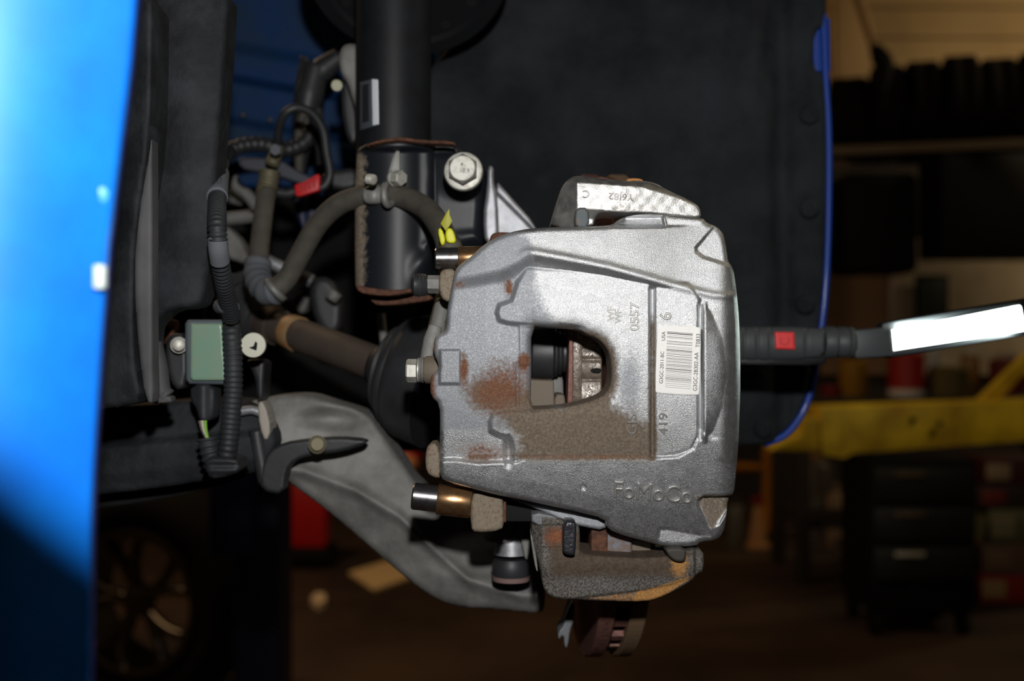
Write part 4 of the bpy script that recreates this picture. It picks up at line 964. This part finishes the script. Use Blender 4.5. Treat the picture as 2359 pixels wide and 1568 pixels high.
lettering('raised_mark', 'GJS', 1459, 977, 22, 90, scal, 0.0009, m_letter, cal, wfac=1.1)
# barcode label
def slab_(X, Y): return scal(X, Y)
LAB = [(1519, 748), (1608, 752), (1615, 758), (1612, 905), (1607, 911), (1514, 906), (1509, 900), (1514, 755)]
bl = relief('barcode_label', LAB, [], lambda X, Y: Hcal(np.clip(X, 1520, 1600), Y)+2.6, Y0, m_white, cal, step=2.5, edge=0.8, skirt=0.0008, rnd=1, label='white paper barcode label')
def lsurf(X, Y): return scal(np.clip(X, 1520, 1600), Y)-2.7*SP
# bars: one thin mesh of 50 bars, pattern read off the label
vs = []; fs = []; yb = 0.0
bars = [0, 2, 2, 4, 4, 1, 5, 2, 3, 1, 10, 2, 3, 1, 4, 2, 8, 1, 4, 1, 5, 3, 2, 2, 4, 1, 4, 2, 5, 2, 4, 1, 3, 2, 3, 1, 4, 2, 3, 1, 5, 2, 3, 2, 4, 1, 4, 3, 2, 1, 3, 2, 4, 1, 5, 1, 4, 1, 3, 1, 3, 2, 3, 2, 3, 1, 3, 1, 6, 1, 6, 1, 6, 1]
tot = sum(bars); t = 0
for i, wdt in enumerate(bars):
    if i % 2 == 1:
        for tt0, tt1 in ((t/tot, (t+wdt*0.8)/tot),):
            for tv in (tt0, tt1):
                yA = 763+tv*128; xA = 1537-tv*5; xB = 1596-tv*4
                for xq, dy in ((xA, 0), (xA+(xB-xA)/2, 2.6), (xB, 5)):
                    n = len(vs); yy = yA+dy; Yq = float(lsurf(np.array([xq]), np.array([yy]))[0])-0.00012
                    vs.append(tuple(P(xq, yy, Yq)))
            n = len(vs)-6; fs += [(n, n+1, n+4, n+3), (n+1, n+2, n+5, n+4)]
    t += wdt
mesh_obj('barcode', vs, fs, m_greyprint, bl, False)
def ltext(s, x, y, h, wf): lettering('printed_text', s, x, y, h, 87.6, lsurf, 0.0002, m_greyprint, bl, wfac=wf)
ltext('G3GC-2011-BC', 1524.5, 846, 8.6, 0.92)
ltext('USA', 1528.5, 774, 8.6, 0.95)
ltext('G3GC-2B302-AA', 1603, 856, 9.4, 0.92)
ltext('T0833', 1608, 784, 9.4, 0.92)
# rusty bosses on the left edge
relief('bleeder_boss', [(1013, 628), (1022, 620), (1046, 618), (1052, 640), (1046, 690), (1032, 696), (1016, 686), (1010, 660)], [], lambda X, Y: 0.9*np.sin(X/4.+Y/9.)*np.sin(Y/5.), 0.632, m_rust, cal, step=2.2, edge=9, skirt=0.015)
relief('lower_boss', [(986, 1022), (1008, 1020), (1016, 1060), (1016, 1100), (1000, 1100), (982, 1088), (979, 1050)], [], lambda X, Y: 0.8*np.sin(X/4.+Y/8.)*np.sin(Y/5.), 0.632, m_rust, cal, step=2.2, edge=9, skirt=0.02)
relief('bridge_underside', [(1150, 1140), (1235, 1158), (1325, 1177), (1396, 1193), (1396, 1222), (1340, 1212), (1300, 1202), (1240, 1172)], [], None, 0.645, m_cast, cal, step=4, edge=5, skirt=0.02, attrs={'rust': lambda X, Y: X*0, 'mud': lambda X, Y: X*0, 'oxide': lambda X, Y: X*0+0.9})
# bleeder screw
bs = thing('bleeder_screw', 'bleeder screw with a grey hex and a ribbed black rubber cap, left of the caliper', 'bleeder screw', tuple(P(985, 690, .64)))
a = P(1012, 655, .635)
hexbolt('hex', a, a+Vector((-1, 0, 0.02)), px(21, .635), px(30, .635), m_aludull, bs)
turned('neck', a+Vector((-px(26, .635), 0, 0)), a+Vector((-1, 0, 0)), [(0, px(15, .635)), (px(8, .635), px(13, .635))], m_aludull, bs, n=20)
c = a+Vector((-px(25, .635), 0, -0.0003))
u = px(1, .635)
turned('rubber_cap', c, c+Vector((-1, 0, 0.0)), [(0, 14*u), (2*u, 22*u), (6*u, 26*u), (9*u, 24.5*u), (12*u, 27*u), (16*u, 25.5*u), (20*u, 27.5*u), (26*u, 26*u), (31*u, 26*u), (35*u, 22*u), (39*u, 14*u), (41*u, 0)], m_rubber, bs, n=32)
# banjo bolt
bb = thing('banjo_bolt', 'hex banjo bolt and copper washers joining the hose to the caliper', 'bolt', tuple(P(965, 885, .64)))
a = P(1012, 852, .637)
turned('banjo_block', a+Vector((0.002, 0, 0)), a+Vector((-1, 0, 0.01)), [(0, px(24, .637)), (px(8, .637), px(33, .637)), (px(38, .637), px(32, .637)), (px(44, .637), px(27, .637))], m_mudplate, bb, n=32)
for i in range(3): turned('washer', a+Vector((-px(36+i*5, .637), 0, 0)), a+Vector((-1, 0, 0.01)), [(0, px(30-i, .637)), (px(3.6, .637), px(30-i, .637))], m_aludull if i < 2 else m_zinc, bb, n=32)
hexbolt('hex_head', a+Vector((-px(52, .637), 0, -0.0004)), a+Vector((-1, 0, 0.01)), px(27, .637), px(24, .637), m_zinc, bb)
# guide pins
def pin(name, label, A, r_, L1, L2, r2, tip):
    t = thing(name, label, 'guide pin', tuple(A+Vector((0, 0, -r_))))
    k = [(0, r_*0.9), (r_*0.12, r_), (L1, r_)]
    turned('pin', A, A+Vector((1, 0, tip)), k, m_steel, t, n=40)
    turned('copper_sleeve', A+Vector((L1, 0, L1*tip)), A+Vector((1, 0, tip)), [(0, r2*0.97), (0.0006, r2), (L2, r2), (L2+0.0008, r2*0.95)], m_copper, t, n=40)
    return t
u = px(1, .645)
pin('upper_guide_pin', 'upper steel guide pin with a copper sleeve beside the yellow tag', P(1003, 595, .645), 26*u, 53*u, 70*u, 27.5*u, 0.01)
t = pin('lower_guide_pin', 'lower steel guide pin with a copper sleeve below the caliper', P(950, 1142, .645), 31*u, 58*u, 76*u, 36*u, -0.11)
relief('pin_boss', [(1084, 1140), (1110, 1128), (1158, 1132), (1162, 1200), (1156, 1222), (1095, 1227), (1084, 1215)], [], lambda X, Y: 0.6*np.sin(X/5.+Y/7.)*np.sin(Y/4.3), 0.64, m_rust, t, step=2.4, edge=9, skirt=0.03)
box('pin_shank', P(1200, 1160, .66), (0.02, 0.014, 0.02), m_dark, t, 0.003)
plate('boss_rust_edge', [(1160, 1150), (1166, 1152), (1166, 1204), (1160, 1202)], 0.645, 0.01, m_rustdark, t, 0.0005)

# caliper bracket, upper and lower bows (one casting behind the caliper)
br = thing('caliper_bracket', 'silver cast caliper bracket bow rising above the top of the caliper', 'bracket', tuple(P(1450, 520, .64)))
UB = [(1267, 524), (1274, 495), (1282, 465), (1294, 430), (1308, 413), (1324, 405), (1345, 405), (1385, 411), (1444, 417), (1488, 419), (1510, 424), (1527, 433), (1558, 448), (1588, 461), (1606, 471), (1614, 484), (1615, 502), (1567, 498), (1505, 491), (1430, 489), (1392, 487), (1372, 496), (1366, 524)]
YB = 0.632
def Hub(X, Y):
    h = np.zeros(np.shape(X))
    left = sst((1332-X)/10.); h = h-np.clip(1330-X, 0, 99)*0.95
    top = np.interp(X, [1320, 1400, 1480, 1560, 1620], [419, 424, 430, 455, 480])
    h = h-np.clip(top-Y, 0, 30)*2.2
    under = np.interp(X, [1280, 1332, 1390, 1420, 1620], [502, 481, 483, 500, 520])
    h = h-np.clip(Y-under, 0, 22)*1.2*(Y < under+22)-26*(Y >= under+22)
    h = h-np.clip(X-1440, 0, 200)*0.10
    h = h+4*np.exp(-((Y-440)/22.)**2)
    return h+0.5*np.sin(X/5.)*np.sin(Y/6.)
relief('upper_bow', UB, [], Hub, YB, m_bracket, br, step=2.2, edge=5, skirt=0.035, attrs={'mud': lambda X, Y: 0.4*blob(1440, 478, 130, 18, X, Y)}, rnd=1)
relief('rear_shoulder', [(1440, 416), (1485, 416), (1512, 422), (1530, 434), (1600, 466), (1500, 440)], [], None, 0.645, m_bracket, br, step=2.5, edge=4, skirt=0.02, attrs={'mud': lambda X, Y: X*0})
def sub_(X, Y): return YB-Hub(np.asarray(X, float), np.asarray(Y, float))*YB/FPX
lettering('raised_number', 'Y6J82', 1431, 451, 15, 176, sub_, 0.0009, m_letter, br, wfac=1.15)
lettering('raised_mark', 'C', 1350, 447, 17, 180, sub_, 0.0009, m_letter, br)
relief('pad_ear', [(1376, 406), (1402, 408), (1402, 420), (1376, 420)], [], None, 0.655, m_rustdark, br, step=2.5, edge=3)
relief('pad_ear', [(1442, 414), (1450, 410), (1478, 411), (1484, 420), (1444, 424)], [], None, 0.655, M('orange_rust', C(176, 120, 66), 0.85, bump=(600, .5, .001)), br, step=2.5, edge=3)
# lower bow
LBo = [(1225, 1186), (1262, 1187), (1296, 1196), (1334, 1208), (1336, 1230), (1336, 1273), (1362, 1276), (1440, 1283), (1500, 1284), (1560, 1276), (1584, 1263), (1620, 1262), (1622, 1315), (1604, 1322), (1599, 1334), (1560, 1358), (1515, 1378), (1485, 1385), (1400, 1384), (1332, 1381), (1280, 1379), (1260, 1368), (1250, 1350), (1243, 1305), (1233, 1268), (1222, 1228)]
def Hlb(X, Y):
    h = np.zeros(np.shape(X))
    h = h-np.clip(1250-X, 0, 60)*0.7
    bot = np.interp(X, [1250, 1330, 1485, 1545, 1604], [1385, 1376, 1357, 1345, 1325])
    h = h-7*sst((Y-bot)/2.5)
    h = h-np.clip(1284-Y, 0, 25)*0.5*(X > 1336)
    h = h+6*np.exp(-((Y-1300)/26.)**2)-7*sst((1262-Y)/6.)*(X < 1345)
    h = h-4*np.exp(-((Y-1211)/2.)**2)*(X < 1300)
    h = h-14*sst((X-1598)/4.)
    return h
lb_ = relief('lower_bow', LBo, [[(1339, 1214), (1337, 1215), (1337, 1216)]] if False else [], Hlb, 0.638, m_dirty, br, step=2.4, edge=6, skirt=0.035,
       attrs={'mud': lambda X, Y: 0.9*feat([(1250, 1205), (1600, 1270), (1560, 1330), (1270, 1330)], 40, X, Y),
              'rust': lambda X, Y: 0.9*blob(1285, 1235, 45, 30, X, Y),
              'orange': lambda X, Y: np.clip(1.0*blob(1565, 1300, 26, 38, X, Y)+1.0*feat([(1470, 1362), (1600, 1326), (1520, 1380), (1460, 1390)], 10, X, Y)+0.6*feat([(1330, 1378), (1480, 1360), (1480, 1390)], 10, X, Y), 0, 1),
              'spk': lambda X, Y: 0.30*blob(1370, 1345, 160, 40, X, Y)}, label='rust-stained dark lower bow')
def clip_piece(name, poly, Y, mat, parent, label=None): return relief(name, poly, [], None, Y, mat, parent, step=2.4, edge=5, skirt=0.02, label=label)
clip_piece('pad_clip', [(1327, 478), (1356, 478), (1358, 524), (1326, 524), (1324, 500)], 0.627, M('bluish_spring_steel', C(84, 92, 95), 0.65, 0.2, var=(200, C(110, 96, 84), 0.5, 0.7)), br)
clip_piece('pad_clip', [(1297, 1200), (1326, 1202), (1328, 1212), (1326, 1276), (1318, 1279), (1300, 1276), (1295, 1262)], 0.628, M('dark_spring_steel', C(70, 70, 76), 0.3, 0.7, bump=(300, .5, .001)), br)
clip_piece('pad_clip', [(1533, 1262), (1582, 1262), (1580, 1288), (1572, 1295), (1552, 1292), (1536, 1276)], 0.632, M('black_spring_clip', C(62, 58, 52), 0.6, 0.2), br)
clip_piece('bracket_tongue', [(1224, 1176), (1290, 1190), (1290, 1211), (1224, 1210)], 0.640, M('grey_tongue', C(120, 122, 126), 0.6, 0.4, bump=(700, .4, .001)), br)
clip_piece('thin_edge_spring', [(1221, 1228), (1226, 1232), (1236, 1280), (1240, 1318), (1234, 1312), (1226, 1270)], 0.634, m_aludull, br)

# brake pads and piston
pd = thing('inner_brake_pad', 'thin rust-edged inner brake pad backing plate seen in the caliper window', 'brake pad', tuple(P(1316, 940, .655)))
plate('backing_plate', [(1313, 735), (1320, 735), (1319, 948), (1307, 948)], 0.655, 0.03, m_rotor, pd, 0.0003)
plate('friction_block', [(1320, 735), (1342, 735), (1340, 948), (1319, 948)], 0.658, 0.03, m_padwet, pd, 0.0006)
relief('pad_face', [(1338, 735), (1387, 735), (1386, 948), (1334, 948)], [], lambda X, Y: -5*np.exp(-((Y-828)/4.)**2)-4*np.exp(-((Y-874)/4.)**2)+2*np.sin(Y/11.), 0.66, m_padwet, pd, step=2.5, edge=2, skirt=0.02, rnd=0)
clip_piece('wear_slot', [(1358, 848), (1386, 846), (1386, 860), (1362, 860)], 0.6588, m_dark, pd)
od = thing('outer_brake_pad', 'rusty outer brake pad ear and grey shoe below the caliper lower edge', 'brake pad', tuple(P(1430, 1290, .66)))
relief('shoe_ear', [(1398, 1222), (1455, 1235), (1456, 1284), (1396, 1282)], [], None, 0.655, M('worn_shoe', C(118, 100, 92), 0.6, 0.3, var=(200, C(120, 128, 140), .45, .65)), od, step=3, edge=3, skirt=0.02, rnd=0)
relief('rotor_standin', [(1362, 1200), (1400, 1208), (1400, 1284), (1362, 1282)], [], None, 0.652, m_rustdark, od, step=3, edge=3, skirt=0.02, rnd=0)  # added piece standing in for the rotor edge, set forward into the light
relief('shoe_tail', [(1455, 1240), (1500, 1248), (1500, 1286), (1455, 1286)], [], None, 0.66, m_mudplate, od, step=3, edge=3, skirt=0.02, rnd=0)
pi = thing('caliper_piston', 'black piston dust boot and mud covered piston inside the caliper window', 'piston', tuple(P(1262, 950, .70)))
a = P(1215, 812, .690); u = px(1, .66)
rb_ = 64*u
turned('dust_boot', a, a+Vector((1, 0, 0)), [(0, rb_*0.8), (10*u, rb_*0.98), (14*u, rb_), (60*u, rb_), (62*u, rb_*0.93), (66*u, rb_*0.88), (70*u, rb_*0.9), (76*u, rb_*0.8), (80*u, rb_*0.82), (86*u, rb_*0.74), (92*u, rb_*0.74), (94*u, rb_*0.6)], m_rubber, pi, n=48)
relief('piston_skirt', [(1220, 874), (1276, 876), (1278, 950), (1220, 950)], [], None, 0.662, m_mudplate, pi, step=3, edge=3, skirt=0.03, rnd=0)
relief('piston_step', [(1278, 908), (1298, 908), (1302, 914), (1303, 950), (1276, 950)], [], None, 0.668, m_mudplate, pi, step=3, edge=4, skirt=0.03)
relief('rear_web', [(1270, 850), (1296, 850), (1300, 950), (1272, 950)], [], None, 0.70, m_aludull, pi, step=4, edge=4, skirt=0.02)

# rotor: two friction rings and the vanes between
ZR = CAMZ-0.052; YRc = 0.822; RR = 0.17; XR_ = P(1428, 0, .665).x; TH = 0.030
ro = thing('brake_rotor', 'ventilated rusty brake rotor seen edge-on below and inside the caliper', 'brake rotor', (XR_, YRc, ZR-RR))
yaw = Matrix.Rotation(math.radians(2.5), 4, 'Z')
def RP(x, r, a): v = yaw @ Vector((x, -math.cos(a)*r, math.sin(a)*r)); return Vector((XR_, YRc, ZR))+v
def disc(name, x0, x1, r0, r1, mat, n=160, ch=0.0012):
    prof = [(r0, x0), (r1-ch, x0), (r1, x0+ch), (r1, x1-ch), (r1-ch, x1), (r0, x1)]
    vs = [tuple(RP(x, r, 2*math.pi*j/n)) for j in range(n) for r, x in prof]; k = len(prof)
    fs = [(j*k+i, j*k+(i+1) % k, ((j+1) % n)*k+(i+1) % k, ((j+1) % n)*k+i) for j in range(n) for i in range(k)]
    return mesh_obj(name, vs, fs, mat, ro, False)
disc('inner_ring', -TH/2, -TH/2+0.0105, 0.10, RR, m_rotor)
disc('outer_ring', TH/2-0.0105, TH/2, 0.10, RR, M('tan_rust_ring', C(140, 114, 88), 0.7, 0.2, bump=(700, .4, .0006)))
nv = 44; vme = None
for k in range(nv):
    a0 = 2*math.pi*k/nv
    vs = []
    for r in (0.11, RR-0.004):
        for da in (-0.0028, 0.0028):
            for x in (-TH/2+0.01, TH/2-0.01): vs.append(tuple(RP(x, r, a0+da/r*1.5)))
    fs = [(0, 1, 3, 2), (4, 6, 7, 5), (0, 4, 5, 1), (2, 3, 7, 6), (0, 2, 6, 4), (1, 5, 7, 3)]
    mesh_obj('vane', vs, fs, m_rotor, ro, False)
n = 64
vs = [tuple(RP(x, r, 2*math.pi*j/n)) for j in range(n) for r, x in ((0.104, -TH/2+.002), (0.07, TH/2+0.02), (0.0, TH/2+0.02), (0.0, TH/2+0.017), (0.068, TH/2+0.016), (0.1, -TH/2+.002))]
fs = [(j*6+i, j*6+(i+1) % 6, ((j+1) % n)*6+(i+1) % 6, ((j+1) % n)*6+i) for j in range(n) for i in range(6)]
mesh_obj('hat', vs, fs, m_rotor, ro, True)
# dust shield edge
dsh = thing('dust_shield', 'thin grey sheet metal dust shield edge left of the rotor at the bottom', 'shield', tuple(P(1300, 1490, .72)))
relief('sheet_edge', [(1318, 1385), (1324, 1385), (1322, 1430), (1314, 1450), (1308, 1492), (1300, 1490), (1298, 1460), (1286, 1475), (1285, 1455), (1298, 1440), (1306, 1410)], [], None, 0.715, M('shield_steel', C(120, 122, 126), 0.55, 0.4), dsh, step=2.4, edge=3, skirt=0.02)

# ------------------------------------------------------------------ work lamp
wl = thing('work_lamp', 'black bendable work lamp with a red button and a glowing white panel', 'lamp', tuple(P(1900, 830, .84)))
YL = 0.82; u = px(1, YL)
relief('grip', [(1600, 752), (1900, 752), (1902, 770), (1900, 822), (1860, 826), (1820, 832), (1600, 830)], [],
       lambda X, Y: 34*np.sqrt(np.clip(1-((Y-790)/46.)**2, 0, 1))-5*(np.exp(-((X-1715)/3.)**2)+np.exp(-((X-1746)/3.)**2)+np.exp(-((X-1775)/3.)**2)+np.exp(-((X-1858)/3.)**2)), YL, m_lamp, wl, step=3, edge=6, skirt=0.03)
plate('grip_lower', [(1640, 818), (1800, 822), (1860, 818), (1905, 815), (1905, 838), (1860, 842), (1640, 840)], YL-0.004, 0.03, M('black_lamp_plastic', C(24, 25, 27), 0.5), wl, 0.002)
bt_ = relief('red_button', [(1785, 764), (1830, 765), (1832, 805), (1787, 804)], [], None, YL-0.0125, m_redlamp, wl, step=3, edge=3, skirt=0.004, rnd=0, label='square red switch button')
n = 28; vs = []; fs = []
pcn = P(1808, 784, YL-0.0129)
for j in range(n):
    a_ = math.radians(50+j*(260/(n-1)))*-1+math.pi/2-math.radians(0)
    for r in (8.5*u, 11*u): vs.append((pcn.x+math.cos(a_)*r, pcn.y, pcn.z+math.sin(a_)*r))
fs = [(2*j, 2*j+1, 2*j+3, 2*j+2) for j in range(n-1)]
mesh_obj('power_symbol', vs, fs, m_redprint, bt_, False)
lettering('printed_text', 'ELIGHT', 1745, 835, 6, -2, const(YL-0.0042), 0.0002, m_greyprint, wl, wfac=1.8)
turned('collar', P(1895, 788, YL), P(2000, 788, YL), [(0, 34*u), (4*u, 37*u), (26*u, 37*u), (30*u, 33*u), (34*u, 33*u), (38*u, 36*u), (54*u, 36*u), (57*u, 32*u), (60*u, 35*u), (68*u, 35*u), (71*u, 33*u)], m_lamp, wl, n=32)
hd0 = P(1960, 790, YL)
ang = math.radians(9.5)
HA = Vector((math.cos(ang), 0, math.sin(ang)))
hc = P(2230, 752, YL)
box('neck_block', P(2005, 790, YL), (92*u, 0.018, 68*u), m_lamp, wl, 0.003, rot=Euler((0, -math.radians(4), 0)))
box('lamp_head', P(2225, 752, YL+0.004), (400*u, 0.016, 84*u), M('lamp_head_plastic', C(30, 33, 36), 0.5), wl, 0.003, rot=Euler((0, -ang, 0)))
relief('glowing_panel', [(2045, 762), (2352, 702), (2362, 762), (2052, 808)], [], None, YL-0.006, m_led, wl, step=6, edge=1.5, skirt=0.004, rnd=0)
light('work_lamp_glow', 'AREA', P(2205, 758, YL-0.009), 0.25, (0.88, 1.0, 0.93), (math.radians(90), 0, 0), shape='RECTANGLE', size=0.085, size_y=0.014).parent = None
